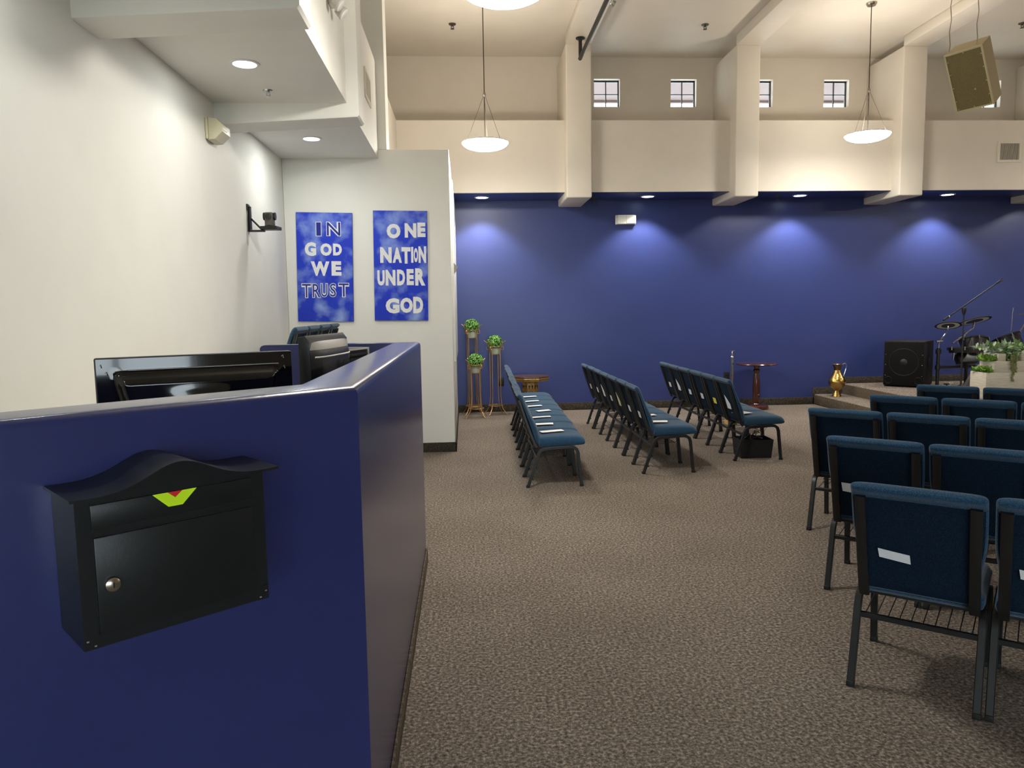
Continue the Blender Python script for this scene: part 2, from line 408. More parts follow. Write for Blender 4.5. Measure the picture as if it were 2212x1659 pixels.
# stage: one step and the platform
def step(x0, y0, z, name):
    mb = MB(); mb.box(x0, XR-.01, y0, YF-.018, 0, z, bev=.018, seg=3)
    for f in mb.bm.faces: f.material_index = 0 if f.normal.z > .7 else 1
    return struct(mb.build(name, [CARPET, BASECARPET2]))
mb = MB(); mb.box(5.44, 5.90, 7.9, YF-.018, 0, .16, bev=.016, seg=3).box(5.85, XR-.01, 7.9, 8.32, 0, .16, bev=.016, seg=3)
mb.bm.normal_update()
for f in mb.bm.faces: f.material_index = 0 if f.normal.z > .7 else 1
struct(mb.build('floor_stage_step', [CARPET, BASECARPET2]))
step(5.885, 8.3, .32, 'floor_stage')
# hidden platform behind the booth under the chair row, pale to bounce light
struct(MB().box(XL+.01, -1.0, 5.3, 8.0, 0, .62).build('floor_riser', BOUNCEM, smooth=False))

# ------------------------------------------------------------------ lamps
def pendant(x, y, z, label):
    t = thing('pendant_light', label, 'pendant light', (x, y, z), 0, 'round pendant lights')
    r = .265
    MB().lathe([(r*math.sin(R(a)), -.085*math.cos(R(a))) for a in range(0, 91, 9)], 40).build('diffuser', PENDANT, t)
    MB().lathe([(r+.004, -.004), (r+.004, .006), (r*.93, .014), (r*.92, .004)], 40).build('rim', TRIMW, t)
    MB().lathe([(r*.92, .008), (.03, .02), (0, .02)], 40).build('top_diffuser', PENDANTUP, t)
    h = ZC-z
    MB().tube([(0, 0, .03), (0, 0, h-.02)], .0055, 8).build('rod', WIREM, t)
    MB().lathe([(0, .57), (.014, .56), (.018, .53), (.006, .51), (0, .51)], 12).build('cable_hub', NICKEL, t)
    for kk in range(3):
        a = R(200+120*kk)
        MB().tube([(.012*math.cos(a), .012*math.sin(a), .52), (r*.8*math.cos(a), r*.8*math.sin(a), .024)], .0022, 5).build('cable', WIREM, t)
    MB().lathe([(0, h-.04), (.05, h-.035), (.065, h-.012), (.065, h), (0, h)], 20).build('canopy', NICKEL, t)
    return t
pendant(.275, 8.75, 3.465, 'glowing round pendant hanging in front of the cream fascia, left of the first column')
pendant(.27, 4.6, 3.46, 'large glowing round pendant cut off by the top edge of the photo')
pendant(5.078, 9.234, 3.661, 'glowing round pendant hanging between the second and third columns')
pendant(9.9, 9.2, 3.6, 'glowing round pendant beyond the right edge over the stage')
pendant(9.9, 4.8, 3.6, 'glowing round pendant beyond the right edge over the seating')

def downlight(x, y, label, glow, watts, color, size, group, z=ZS, blend=.6, r=.075):
    t = thing('recessed_light', label, 'ceiling light', (x, y, z), 0, group)
    MB().lathe([(r*1.25, 0), (r*1.25, -.006), (r*1.0, -.008), (r, 0)], 28).build('trim_ring', TRIMW, t)
    MB().lathe([(0, -.004), (r*.98, -.004), (r*.98, 0)], 28).build('lens', glow, t)
    if size is None: disk('lamp', t, (0, 0, -.012), watts, color, r*2)
    else: spot('lamp', t, (0, 0, -.03), watts, color, size, blend)
    return t
blab = {5.086: 'lit round recessed light in the white soffit, nearer the camera of the two in view', 7.193: 'lit round recessed light in the white soffit above the two blue banners',
        2.98: 'recessed light of the white soffit, just above the top of the photo', .87: 'recessed light of the white soffit overhead, behind the mailbox wall', -1.24: 'recessed light of the white soffit behind the camera'}
for y, lb in blab.items():
    downlight(-1.39, y, lb, DOWNGLOW, BOOTH_W*(.85 if y > 6 else .36 if y > 4 else .3), (.96, 1, .97), None, 'recessed lights in the left soffit', blend=.8)
for x, lb in ((.28, 'recessed light in the blue soffit nearest the white end wall'), (2.70, 'recessed light in the blue soffit between the first and second columns, above the emergency light'),
              (4.98, 'recessed light in the blue soffit between the second and third columns'), (7.25, 'recessed light in the blue soffit right of the third column')):
    downlight(x, 10.88, lb, WASHGLOW, WASH_W, (1, .95, .88), 112, 'recessed lights in the blue soffit', blend=.5, r=.085)

def sprinkler(x, y, z, label, m=SPRINK):
    t = thing('fire_sprinkler', label, 'sprinkler', (x, y, z), 0, 'ceiling sprinkler heads')
    MB().lathe([(0, -.012), (.045, -.010), (.05, 0), (0, 0)], 16).build('escutcheon', m, t)
    mb = MB(); mb.tube([(0, 0, 0), (0, 0, -.03)], .014, 8)
    mb.tube([(-.014, 0, -.028), (-.016, 0, -.045), (0, 0, -.058)], .005, 6).tube([(.014, 0, -.028), (.016, 0, -.045), (0, 0, -.058)], .005, 6)
    mb.build('body', m, t)
    MB().lathe([(0, -.058), (.026, -.06), (.026, -.063), (0, -.064)], 14).build('deflector', m, t)
    return t
sprinkler(-.081, 10.02, ZC, 'sprinkler head on the ceiling left of the first column')
sprinkler(3.232, 9.97, ZC, 'sprinkler head on the ceiling between first and second columns')
sprinkler(7.485, 9.83, ZC, 'sprinkler head on the ceiling at the right edge, above the hanging speaker')
sprinkler(-1.395, 5.68, ZS, 'sprinkler head on the white soffit between its two lights', CHROME).scale = (.75,)*3
sprinkler(1.94, 11.02, ZS, 'small sprinkler under the blue soffit just right of the first column', SPRINK)
sprinkler(4.65, 10.9, ZS, 'small sprinkler under the blue soffit left of its third light', SPRINK)

# black hanging pipe rail under the first ceiling beam
t = thing('pipe_rail', 'black horizontal pipe hung by a short flanged dropper under the first ceiling beam', 'pipe', (1.595, 10.08, 0))
MB().lathe([(0, ZB), (.06, ZB), (.06, ZB-.014), (.028, ZB-.022), (.026, ZB-.04), (0, ZB-.04)], 20).build('flange', PIPE, t)
MB().tube([(0, 0, ZB-.03), (0, 0, 4.83)], .024, 12).build('dropper', PIPE, t)
MB().tube([(0, .03, 4.846), (0, -6.0, 4.846)], .026, 14).build('rail', PIPE, t)
t = thing('pipe_flange', 'flanged dropper at the near end of the black pipe', 'pipe', (1.595, 4.2, 0))
MB().lathe([(0, ZB), (.06, ZB), (.06, ZB-.014), (.028, ZB-.022), (.026, ZB-.04), (0, ZB-.04)], 20).tube([(0, 0, ZB-.03), (0, 0, 4.872)], .024, 12).build('dropper', PIPE, t)

# emergency lights
def em_box(name, label, m, M, cat='emergency light', lens=CLEAR):
    t = thing(name, label, cat); t.matrix_world = M
    # local: x along wall, y out of the wall (negative), z up
    MB().box(-.155, .155, -.02, 0, -.07, .07, bev=.008).build('back_plate', m, t)
    MB().prism([(-.15, -.02), (.15, -.02), (.125, -.075), (-.125, -.075)], -.066, .066, bev=.006).build('housing', m, t)
    MB().box(.0, .145, -.085, -.02, -.06, .06, bev=.008).build('lens', lens, t)
    return t
em_box('emergency_light', 'white emergency light box high on the blue wall below the soffit', EMWHITE, Matrix.Translation((2.45, YF, 2.875)), lens=EMWHITE)
M = Matrix.Translation((XL, 5.87, 2.925)) @ Matrix.Rotation(R(90), 4, 'Z')
t = thing('emergency_light', 'beige emergency light box high on the white left wall', 'emergency light'); t.matrix_world = M
MB().box(-.105, .105, -.022, 0, -.08, .08, bev=.01).build('back_plate', EMBEIGE, t)
MB().prism([(-.022, .08), (-.085, .07), (-.125, .03), (-.125, -.025), (-.07, -.08), (-.022, -.085)], -.098, .098, axis='X', bev=.008).build('housing', EMBEIGE, t)
MB().box(-.09, .02, -.129, -.118, -.010, .004, bev=.002).build('lamp_strip', EMWHITE, t)
def bugeye(name, label, M):
    t = thing(name, label, 'emergency light'); t.matrix_world = M
    MB().box(-.11, .11, -.05, 0, -.02, .12, bev=.01).build('housing', CLEAR, t)
    for s in (-1, 1):
        MB().lathe([(0, 0), (.03, 0), (.045, -.05), (.04, -.06), (0, -.055)], 16, M=Matrix.Translation((s*.07, -.05, -.03)) @ Matrix.Rotation(R(-50), 4, 'X')).build('lamp_head', LGREY, t)
    return t
bugeye('emergency_light', 'two-lamp emergency light on the white fascia at the top edge', Matrix.Translation((XF, 5.32, 3.66)) @ Matrix.Rotation(R(90), 4, 'Z'))
bugeye('emergency_light', 'faint two-lamp emergency light on the side of the first ceiling beam', Matrix.Translation((1.78, 9.0, 5.13)) @ Matrix.Rotation(R(90), 4, 'Z') @ Matrix.Scale(.55, 4))

# vent grilles
def grille(label, M, wd, ht, nsl, vertical):
    t = thing('vent_grille', label, 'vent'); t.matrix_world = M
    b = .035
    mb = MB(); mb.box(-wd/2, wd/2, -.012, 0, ht/2-b, ht/2).box(-wd/2, wd/2, -.012, 0, -ht/2, -ht/2+b).box(-wd/2, -wd/2+b, -.012, 0, -ht/2+b, ht/2-b).box(wd/2-b, wd/2, -.012, 0, -ht/2+b, ht/2-b)
    mb.build('frame', VENTW, t, smooth=False)
    MB().box(-wd/2+b, wd/2-b, -.003, -.001, -ht/2+b, ht/2-b).build('backing', GRILLEDK, t, smooth=False)
    mb = MB(); W_ = wd-2*b
    for i in range(nsl):
        if vertical: x = -W_/2+(i+.5)*W_/nsl; mb.box(x-W_/nsl*.13, x+W_/nsl*.13, -.01, -.003, -ht/2+b, ht/2-b)
        else:
            H_ = ht-2*b; z = -H_/2+(i+.5)*H_/nsl; mb.box(-W_/2, W_/2, -.01, -.003, z-H_/nsl*.25, z+H_/nsl*.25)
    mb.build('louvers', VENTW, t, smooth=False)
    return t
grille('square vent grille on the cream fascia right of the third column', Matrix.Translation((7.895, YBAND, 3.71)), .36, .30, 16, True)
grille('pale vent grille on the white left fascia beside the tall pier', Matrix.Translation((XF, 7.34, 3.665)) @ Matrix.Rotation(R(90), 4, 'Z'), .42, .27, 12, False)
tag(MB().prism([(0, 0), (.05, -.05), (0, -.12)], -.05, .05, axis='Y').build('wall_alarm', GREYP, loc=(-.112, 8.42, 2.08)), 'small grey wedge shaped alarm on the side of the white end wall', 'alarm')
# outlets on the blue wall
def outlet(x, z, label):
    t = thing('wall_outlet', label, 'outlet', (x, YF, z), 0, 'black outlet plates on the blue wall')
    MB().box(-.045, .045, -.008, 0, -.065, .065, bev=.004).build('plate', BLACKP, t)
    for s in (-1, 1): MB().box(-.018, .018, -.011, -.007, s*.026-.016, s*.026+.016, bev=.003).build('socket', GLIDE, t)
outlet(.53, .46, 'black outlet plate on blue wall behind the plant stands')
outlet(4.04, .47, 'black outlet plate on blue wall beside the chrome post')

# ------------------------------------------------------------------ hanging speaker
def hanging_speaker():
    loc = Vector((5.52, 8.0, 3.96))
    t = thing('hanging_speaker', 'tan loudspeaker hung tilted from the ceiling, facing the seats', 'speaker', loc)
    yaw, tilt, roll = R(-54), R(30), R(-3.)
    M = Matrix.Rotation(yaw, 4, 'Z') @ Matrix.Rotation(tilt, 4, 'X') @ Matrix.Rotation(roll, 4, 'Y')
    hw, hh, dp = .188, .325, .30
    # front face at local y=0 facing -Y; cabinet narrows to the back
    bm = MB()
    f = [(-hw, 0, -hh), (hw, 0, -hh), (hw, 0, hh), (-hw, 0, hh)]; b = [(-hw*.9, dp, -hh), (hw*.9, dp, -hh), (hw*.9, dp, hh), (-hw*.9, dp, hh)]
    v = [bm.bm.verts.new(M @ Vector(p)) for p in f+b]
    for q in ((0,1,2,3), (5,4,7,6), (1,5,6,2), (4,0,3,7), (3,2,6,7), (4,5,1,0)): bm.bm.faces.new([v[i] for i in q])
    bmesh.ops.recalc_face_normals(bm.bm, faces=bm.bm.faces[:])
    bm.build('cabinet', SPKBEIGE, t, smooth=False)
    r_ = .017
    mb = MB()
    for (x0, x1, z0, z1) in ((-hw, hw, hh-r_, hh), (-hw, hw, -hh, -hh+r_), (-hw, -hw+r_, -hh+r_, hh-r_), (hw-r_, hw, -hh+r_, hh-r_)): mb.box(x0, x1, -.016, -.001, z0, z1, M=M)
    mb.build('rim', SPKRIM, t, smooth=False)
    MB().box(-hw+r_, hw-r_, -.009, -.001, -hh+r_, hh-r_, M=M).build('grille', SPKGRILLE, t, smooth=False)
    mb = MB()
    for x, z in [(-hw+.026, zz) for zz in (-.2, -.05, .1, .24)] + [(hw-.026, zz) for zz in (-.2, -.05, .1, .24)] + [(0, hh-.026), (0, -hh+.026), (hw-.03, -hh+.03), (-hw+.03, -hh+.03)]:
        mb.box(x-.005, x+.005, -.014, -.008, z-.005, z+.005, M=M)
    mb.box(-.005+.04, .01+.04, -.013, -.008, -.12, -.105, M=M)
    mb.build('screw', SPKRIM, t, smooth=False)
    for sx in (-.17, .10):
        p = M @ Vector((sx, .1, hh))
        top = Vector((p.x+.01, p.y, ZC-loc.z))
        pts = [p+(top-p)*u+Vector((.008*math.sin(u*22), 0, 0)) for u in [i/14 for i in range(15)]]
        MB().tube(pts, .005, 5).build('chain', NICKEL, t)
        MB().lathe([(0, 0), (.03, 0), (.03, -.01), (0, -.012)], 12, c=top).build('ceiling_hook', NICKEL, t)
    cc = M @ Vector((.10, .1, hh)) + Vector((0, 0, .62))
    MB().tube([cc+Vector((.13*math.cos(a), .13*math.sin(a), .02*math.sin(3*a))) for a in [2*PI*i/24 for i in range(24)]], .004, 5, closed=True).build('cable_coil', WIREM, t)
hanging_speaker()

# ------------------------------------------------------------------ PTZ camera on wall bracket
t = thing('wall_bracket', 'black triangular shelf bracket on the white left wall', 'bracket', (XL, 6.77, 2.27))
MB().box(0, .012, -.035, .035, 0, .24, bev=.004).box(.012, .03, -.02, .02, .02, .22, bev=.003).build('wall_plate', BLACKP, t)
MB().box(.012, .14, -.03, .03, 0, .014, bev=.003).build('arm', BLACKP, t)
MB().tube([(.02, 0, .125), (.125, 0, .012)], .009, 8).build('brace', BLACKP, t)
MB().tube([(.006, -.03, .2), (-.0+.004, -.045, .1), (.004, -.05, -.02), (.004, -.045, -.12)], .003, 5).build('cord', LGREY, t)
t = thing('ptz_camera', 'dark grey swivel video camera on a bracket by the left wall corner', 'camera', (XL+.19, 6.77, 2.285))
MB().prism([(-.075, -.05), (.07, -.06), (.085, .06), (-.075, .06)], 0, .03, bev=.004).build('base', BLACKP, t)
MB().lathe([(.05, .03), (.045, .04), (.032, .07), (.03, .085), (0, .085)], 20).build('turntable', BLACKP, t)
MB().box(-.036, .036, -.045, .045, .03, .15, bev=.01, seg=3).build('head', mat('camera_grey', (86, 82, 74), .45), t)
for s in (-1, 1): MB().lathe([(0, 0), (.034, 0), (.034, .016), (0, .018)], 20, M=Matrix.Translation((s*.036, 0, .118)) @ Matrix.Rotation(s*PI/2, 4, 'Y')).build('pivot_cap', BLACKP, t)
MB().lathe([(0, .0), (.026, .0), (.026, .02), (0, .022)], 20, M=Matrix.Translation((0, -.043, .11)) @ Matrix.Rotation(PI/2, 4, 'X')).build('lens', GLOSSBLACK, t)

# ------------------------------------------------------------------ banners
def glyph(ch, off):
    cu = bpy.data.curves.new('g', 'FONT'); cu.body = ch; cu.size = 1; cu.offset = off; cu.resolution_u = 3; cu.fill_mode = 'FRONT' if hasattr(cu, 'fill_mode') else 'BOTH'
    o = bpy.data.objects.new('g', cu); COL.objects.link(o)
    dg = bpy.context.evaluated_depsgraph_get(); dg.update()
    me = bpy.data.meshes.new_from_object(o.evaluated_get(dg))
    vsx = [tuple(v.co) for v in me.vertices]; fs = [tuple(p.vertices) for p in me.polygons]
    bpy.data.objects.remove(o); bpy.data.curves.remove(cu); bpy.data.meshes.remove(me)
    return vsx, fs
def put_glyph(mb, ch, x0, x1, z0, z1, y, off=0.02, grow=0., mi=0):
    vv, ff = glyph(ch, off)
    ax = min(v[0] for v in vv); bx = max(v[0] for v in vv); az = min(v[1] for v in vv); bz = max(v[1] for v in vv)
    def m(v): return (x0-grow+(v[0]-ax)/(bx-ax)*(x1-x0+2*grow), y, z0-grow+(v[1]-az)/(bz-az)*(z1-z0+2*grow))
    nv = [mb.bm.verts.new(m(v)) for v in vv]
    for f in ff:
        try: fc = mb.bm.faces.new([nv[i] for i in f]); fc.material_index = mi
        except ValueError: pass
def banner(label, loc, rot, wd, ht, words):
    t = thing('canvas_banner', label, 'banner', loc, rot=(0, rot, 0), group='blue painted canvases on the white end wall')
    mb = MB(); mb.box(-wd/2, wd/2, -.022, 0, -ht, 0, bev=.003)
    mb.bm.normal_update()
    for f in mb.bm.faces: f.material_index = 0 if f.normal.y < -.7 else 1
    mb.build('canvas', [CANVAS, CANVASEDGE], t)
    for outline, letters in words:
        mb = MB()
        for ch, u0, u1, v0, v1 in letters:
            x0, x1, z0, z1 = -wd/2+u0*wd, -wd/2+u1*wd, -v1*ht, -v0*ht
            put_glyph(mb, ch, x0, x1, z0, z1, -.0235, .06)
        mb.bm.normal_update()
        for f in mb.bm.faces:
            if f.normal.y > 0: f.normal_flip()
        L = mb.build('lettering', LETTERW, t, smooth=False)
        if outline:
            mb = MB()
            for ch, u0, u1, v0, v1 in letters:
                x0, x1, z0, z1 = -wd/2+u0*wd, -wd/2+u1*wd, -v1*ht, -v0*ht
                put_glyph(mb, ch, x0+.006, x1-.006, z0+.006, z1-.006, -.0242, .0)
            mb.bm.normal_update()
            for f in mb.bm.faces:
                if f.normal.y > 0: f.normal_flip()
            mb.build('letter_fill', LETTERB, L, smooth=False)
def rel(l, ref):
    (tlx, tly), (trx, try_), (blx, bly), (brx, bry) = ref
    out = []
    for ch, xa, xb, ya, yb in l:
        ym = .5*(ya+yb); v = (ym-tly)/(bly-tly); lx = tlx+(blx-tlx)*v; rx = trx+(brx-trx)*v
        ty = tly+(try_-tly)*(.5*(xa+xb)-lx)/(rx-lx); by = bly+(bry-bly)*(.5*(xa+xb)-lx)/(rx-lx)
        out.append((ch, (xa-lx)/(rx-lx), (xb-lx)/(rx-lx), (ya-ty)/(by-ty), (yb-ty)/(by-ty)))
    return out
r1 = ((112,152), (780,162), (160,1460), (815,1478)); r2 = ((1022,132), (1675,145), (1052,1445), (1692,1447))
banner('blue cloudy canvas lettered IN GOD WE TRUST, left of the two on the white wall', (-1.4655, YE-.003, 2.606), R(1.2), .588, 1.15, [
    (True, rel([('I',352,420,268,440), ('N',476,650,268,440)], r1)),
    (False, rel([('G',225,360,510,675), ('O',410,545,525,675), ('D',560,665,530,672)], r1)),
    (False, rel([('W',300,522,740,915), ('E',545,662,740,915)], r1)),
    (True, rel([('T',195,312,1003,1180), ('R',320,422,1005,1180), ('U',418,506,1003,1175), ('S',525,606,1003,1175), ('T',628,758,1003,1178)], r1))])
banner('blue cloudy canvas lettered ONE NATION UNDER GOD, right of the two on the white wall', (-.665, YE-.003, 2.619), R(.9), .573, 1.165, [
    (False, rel([('O',1188,1355,292,465), ('N',1405,1545,288,458), ('E',1558,1655,282,452)], r2)),
    (False, rel([('N',1112,1250,568,755), ('A',1260,1372,573,755), ('T',1368,1476,570,765), ('I',1483,1510,568,755), ('O',1515,1566,580,750), ('N',1572,1665,562,758)], r2)),
    (False, rel([('U',1080,1168,842,1025), ('N',1178,1296,838,1025), ('D',1315,1412,836,1025), ('E',1430,1516,830,1022), ('R',1533,1655,822,1028)], r2)),
    (False, rel([('G',1180,1345,1177,1360), ('O',1355,1506,1172,1355), ('D',1510,1630,1162,1360)], r2))])

# ------------------------------------------------------------------ wall mailbox on the booth
def mailbox():
    # local frame: x along the wall (D), -y out of the wall (N), z up
    M = Matrix(((D.x, -N.x, 0, C0.x), (D.y, -N.y, 0, C0.y), (0, 0, 1, 0), (0, 0, 0, 1)))
    t = thing('wall_mailbox', 'black locking mailbox with a wavy lid on the glossy blue half wall', 'mailbox'); t.matrix_world = M
    x0, x1, z0, zs, dp = -.677, -.331, .959, 1.229, .15
    xm = .5*(x0+x1)
    def wave(u):   # lid profile over u in 0..1
        return zs+.002+.044*math.exp(-((u-.49)/.2)**2)+.003*abs(2*u-1)**4
    n = 40; lx0, lx1 = x0-.012, x1+.026
    top = [(x0+(x1-x0)*i/n, wave((x0+(x1-x0)*i/n-lx0)/(lx1-lx0))-.002) for i in range(n+1)]
    MB().prism([(x0, z0), (x1, z0)] + top[::-1], -dp, -.002, axis='Y').build('body', BLACKM, t)
    up = [(lx0+(lx1-lx0)*i/n, wave(i/n)+.003) for i in range(n+1)]; dn_ = [(a, b-.005) for a, b in up]
    MB().prism(up + dn_[::-1], -dp-.022, -.002, axis='Y', bev=.0012, seg=1).build('lid', BLACKM, t)
    y = -dp
    MB().box(x0+.024, x1-.026, y-.004, y+.001, 1.174, 1.2195, bev=.0022, seg=2).build('mail_slot_flap', BLACKM, t)
    d = MB().box(x0+.026, x1-.026, y-.005, y+.001, .982, 1.160, bev=.0022, seg=2).build('door', BLACKM, t)
    mb = MB(); g = mat('groove_shadow', (6, 6, 6), .7)
    for (a, b, c, e) in ((x0+.023, x1-.024, 1.160, 1.1615), (x0+.023, x1-.024, .9805, .982), (x0+.0245, x0+.026, .982, 1.16), (x1-.026, x1-.0245, .982, 1.16), (x0+.022, x1-.024, 1.1725, 1.174), (x0+.022, x1-.024, 1.2195, 1.221)):
        mb.box(a, b, y-.0008, y+.0005, c, e)
    mb.build('door_groove', g, t, smooth=False)
    lk = MB().lathe([(0, .012), (.008, .012), (.0125, .009), (.0135, .004), (.0135, 0), (0, 0)], 24, M=Matrix.Translation((x0+.050, y-.005, 1.072)) @ Matrix.Rotation(PI/2, 4, 'X')).build('lock', NICKEL, d)
    MB().box(-.0012, .0012, -.0008, 0, -.005, .005).build('keyhole', GLIDE, d, smooth=False).location = (x0+.050, y-.0172, 1.072)
    e0 = y-.0046; cx, zt = xm-.004, 1.219
    tag_ = MB().poly([(cx-.041, e0, zt), (cx-.013, e0, zt), (cx, e0, zt-.011), (cx+.013, e0, zt), (cx+.041, e0, zt), (cx+.013, e0, zt-.0275), (cx-.013, e0, zt-.0275)]).build('emblem', LIME, t, smooth=False)
    MB().poly([(cx-.0135, e0-.0003, zt), (cx, e0-.0003, zt-.0115), (cx+.0135, e0-.0003, zt)]).build('emblem_notch', RED, tag_, smooth=False)
    for s, xx in ((1, x0), (-1, x1)):
        MB().prism([(xx, z0)] + [(xx+s*.026*math.cos(R(a)), z0+.03*math.sin(R(a))) for a in range(0, 91, 15)], y-.0015, y, axis='Y').build('corner_plate', BLACKM, t)
        for px, pz in ((.006, .017), (.018, .006)):
            MB().box(xx+s*px-.0018, xx+s*px+.0018, y-.003, y-.001, z0+pz-.0012, z0+pz+.0012).build('rivet', GREYP, t, smooth=False)
mailbox()

# ------------------------------------------------------------------ booth equipment
t = thing('booth_desk', 'pale desk top inside the booth behind the half wall', 'desk', (-.72, 3.0, 0))
MB().box(-1.12, .30, -1.0, 1.3, .71, .75, bev=.006).build('desk_top', BOUNCEM, t)  # added desk, large and pale as a reflector for the soffit
for sx in (-1.08, .26):
    for sy in (-.95, 1.25): MB().box(sx-.025, sx+.025, sy-.025, sy+.025, 0, .71).build('leg', BLACKP, t)
def big_monitor():
    a = R(63); d = Vector((math.sin(a), math.cos(a), 0)); right = Vector((-.6, 2.6, 0))
    c = right - d*.2985
    t = thing('computer_monitor', 'large glossy black monitor seen from behind over the half wall', 'monitor', (c.x, c.y, .75), R(90-63))
    zt = .672; w_ = .2985
    MB().box(-w_, w_, 0, .035, .30, zt, bev=.006).build('screen_bezel', BLACKP, t)
    # bulged glossy back: sections between the flat rim and the swollen lower middle
    mb = MB(); nx, nz = 72, 30; grid = []
    for j in range(nz+1):
        row = []
        for i in range(nx+1):
            u = -1+2*i/nx; v = j/nz
            x = u*(w_-.004); z = zt-.004-v*.365
            ed = .86-.30*v; q = min(1, max(0, (ed+.05-abs(u))/.10)); q = q*q*(3-2*q)
            b = q*min(1, max(0, (v-.13)/.06)) + .5*max(0, 1-(u/.45)**2)*min(1, max(0, (v-.25)/.4))
            row.append(mb.bm.verts.new((x, -.004-.034*b-.012*v, z)))
        grid.append(row)
    for j in range(nz):
        for i in range(nx): mb.bm.faces.new((grid[j][i], grid[j+1][i], grid[j+1][i+1], grid[j][i+1]))
    rim = [grid[0][i] for i in range(nx+1)]+[grid[j][nx] for j in range(1, nz+1)]+[grid[nz][i] for i in range(nx-1, -1, -1)]+[grid[j][0] for j in range(nz-1, 0, -1)]
    back = [mb.bm.verts.new((v.co.x, .002, v.co.z)) for v in rim]
    for i in range(len(rim)): mb.bm.faces.new((rim[i], rim[(i+1) % len(rim)], back[(i+1) % len(rim)], back[i]))
    bmesh.ops.recalc_face_normals(mb.bm, faces=mb.bm.faces[:])
    mb.build('back_shell', GLOSSBLACK, t, ang=60)
    MB().box(-.21, .25, -.012, -.004, zt-.042, zt-.039).build('vent_line', GREYP, t, smooth=False)
    mb = MB()
    for x, z in ((.262, .655), (.265, .62), (-.285, .648), (-.27, .625)): mb.tube([(x, -.008, z), (x+.004, -.012, z+.004), (x+.006, -.008, z-.006)], .0018, 6)
    mb.build('clip', CHROME, t)
    MB().lathe([(.028, 0), (.028, .004), (.024, .004), (.024, 0)], 24, M=Matrix.Translation((.05, -.07, .50)) @ Matrix.Rotation(PI/2, 4, 'X')).build('emblem_ring', GREYP, t)
    MB().box(-.05, .05, -.03, .03, .01, .36, bev=.01).box(-.14, .14, -.1, .12, 0, .018, bev=.006).build('stand', BLACKP, t)
big_monitor()
def side_monitor():
    a = R(9); d = Vector((math.sin(a), math.cos(a), 0))
    p = Vector((-.606, 2.9, 0))
    t = thing('computer_monitor', 'black monitor turned edgewise with a grey chamfered top, inside the booth', 'monitor', (p.x, p.y, .75), R(90-9))
    # local x runs away from the camera, -y faces right
    L = .46; h = .708
    MB().prism([(.04, .33), (.04, h-.002), (.012, h+.004), (-.006, h-.02), (-.006, .33)], 0, L, axis='X', bev=.003).build('screen_panel', BLACKP, t)
    sec = []
    mb = MB(); nx = 20
    def prof(u):
        b = max(0., 1-abs(2*u-1)**4)
        dd = .034*b
        return [(-.006, .35), (-.008-dd, .37), (-.008-dd, h-.072), (-.006-dd*.85, h-.052), (-.004, h-.018)]
    rows = [[mb.bm.verts.new((u*L, y, z)) for y, z in prof(u)] for u in [i/nx for i in range(nx+1)]]
    for A, B in zip(rows, rows[1:]):
        for i in range(4):
            f = mb.bm.faces.new((A[i], B[i], B[i+1], A[i+1])); f.material_index = 1 if i == 3 else 0
    mb.bm.faces.new(rows[0]); mb.bm.faces.new(rows[-1][::-1])
    bmesh.ops.recalc_face_normals(mb.bm, faces=mb.bm.faces[:])
    mb.build('back_shell', [BLACKP, GREYP], t, ang=50)
    MB().tube([(u*L, prof(u)[2][0]-.001, h-.082) for u in [.04+.92*i/20 for i in range(21)]], .0035, 6).build('trim_line', LGREY, t)
    mb = MB(); x = .20
    tw = .19/9
    for i, ch in enumerate('ViewSonic'): put_glyph(mb, ch, .2+i*tw, .2+i*tw+tw*.8, .555, .555+(.05 if ch in 'Vi' or ch == 'S' else .036), -.0445, .02)
    mb.build('lettering', DIMTEXT, t, smooth=False)
    for i in range(3): MB().lathe([(0, 0), (.005, 0), (.004, .002), (0, .002)], 10, M=Matrix.Translation((.2+.09*i, -.0425, .49)) @ Matrix.Rotation(PI/2, 4, 'X')).build('screw', GREYP, t)
    MB().box(.07, .11, -.0445, -.04, .43, .46, bev=.002).build('lock_socket', GLIDE, t)
    MB().box(.18, .28, -.01, .03, .01, .36, bev=.01).box(.1, .36, -.09, .13, 0, .016, bev=.005).build('stand', BLACKP, t)
side_monitor()
t = thing('speaker_monitor', 'small dark ribbed box with a light grey side, inside the booth corner', 'speaker', (-.546, 3.5, .75), R(71))
MB().box(0, .19, .0, .012, .30, .62).box(0, .012, .012, .11, .3, .62).box(0, .19, .1, .112, .3, .62).build('cabinet', BLACKP, t, smooth=False)
MB().box(.19, .205, -.004, .115, .3, .628).box(0, .19, -.003, .004, .62, .626).box(-.004, 0, -.003, .004, .3, .626).build('side_panel', LGREY, t, smooth=False)
mb = MB()
for i in range(14): mb.box(.006, .186, -.004, 0, .32+.021*i, .330+.021*i)
mb.build('ribbed_grille', GRILLEDK, t, smooth=False)
MB().box(.05, .15, .02, .09, 0, .3).build('foot', BLACKP, t, smooth=False)

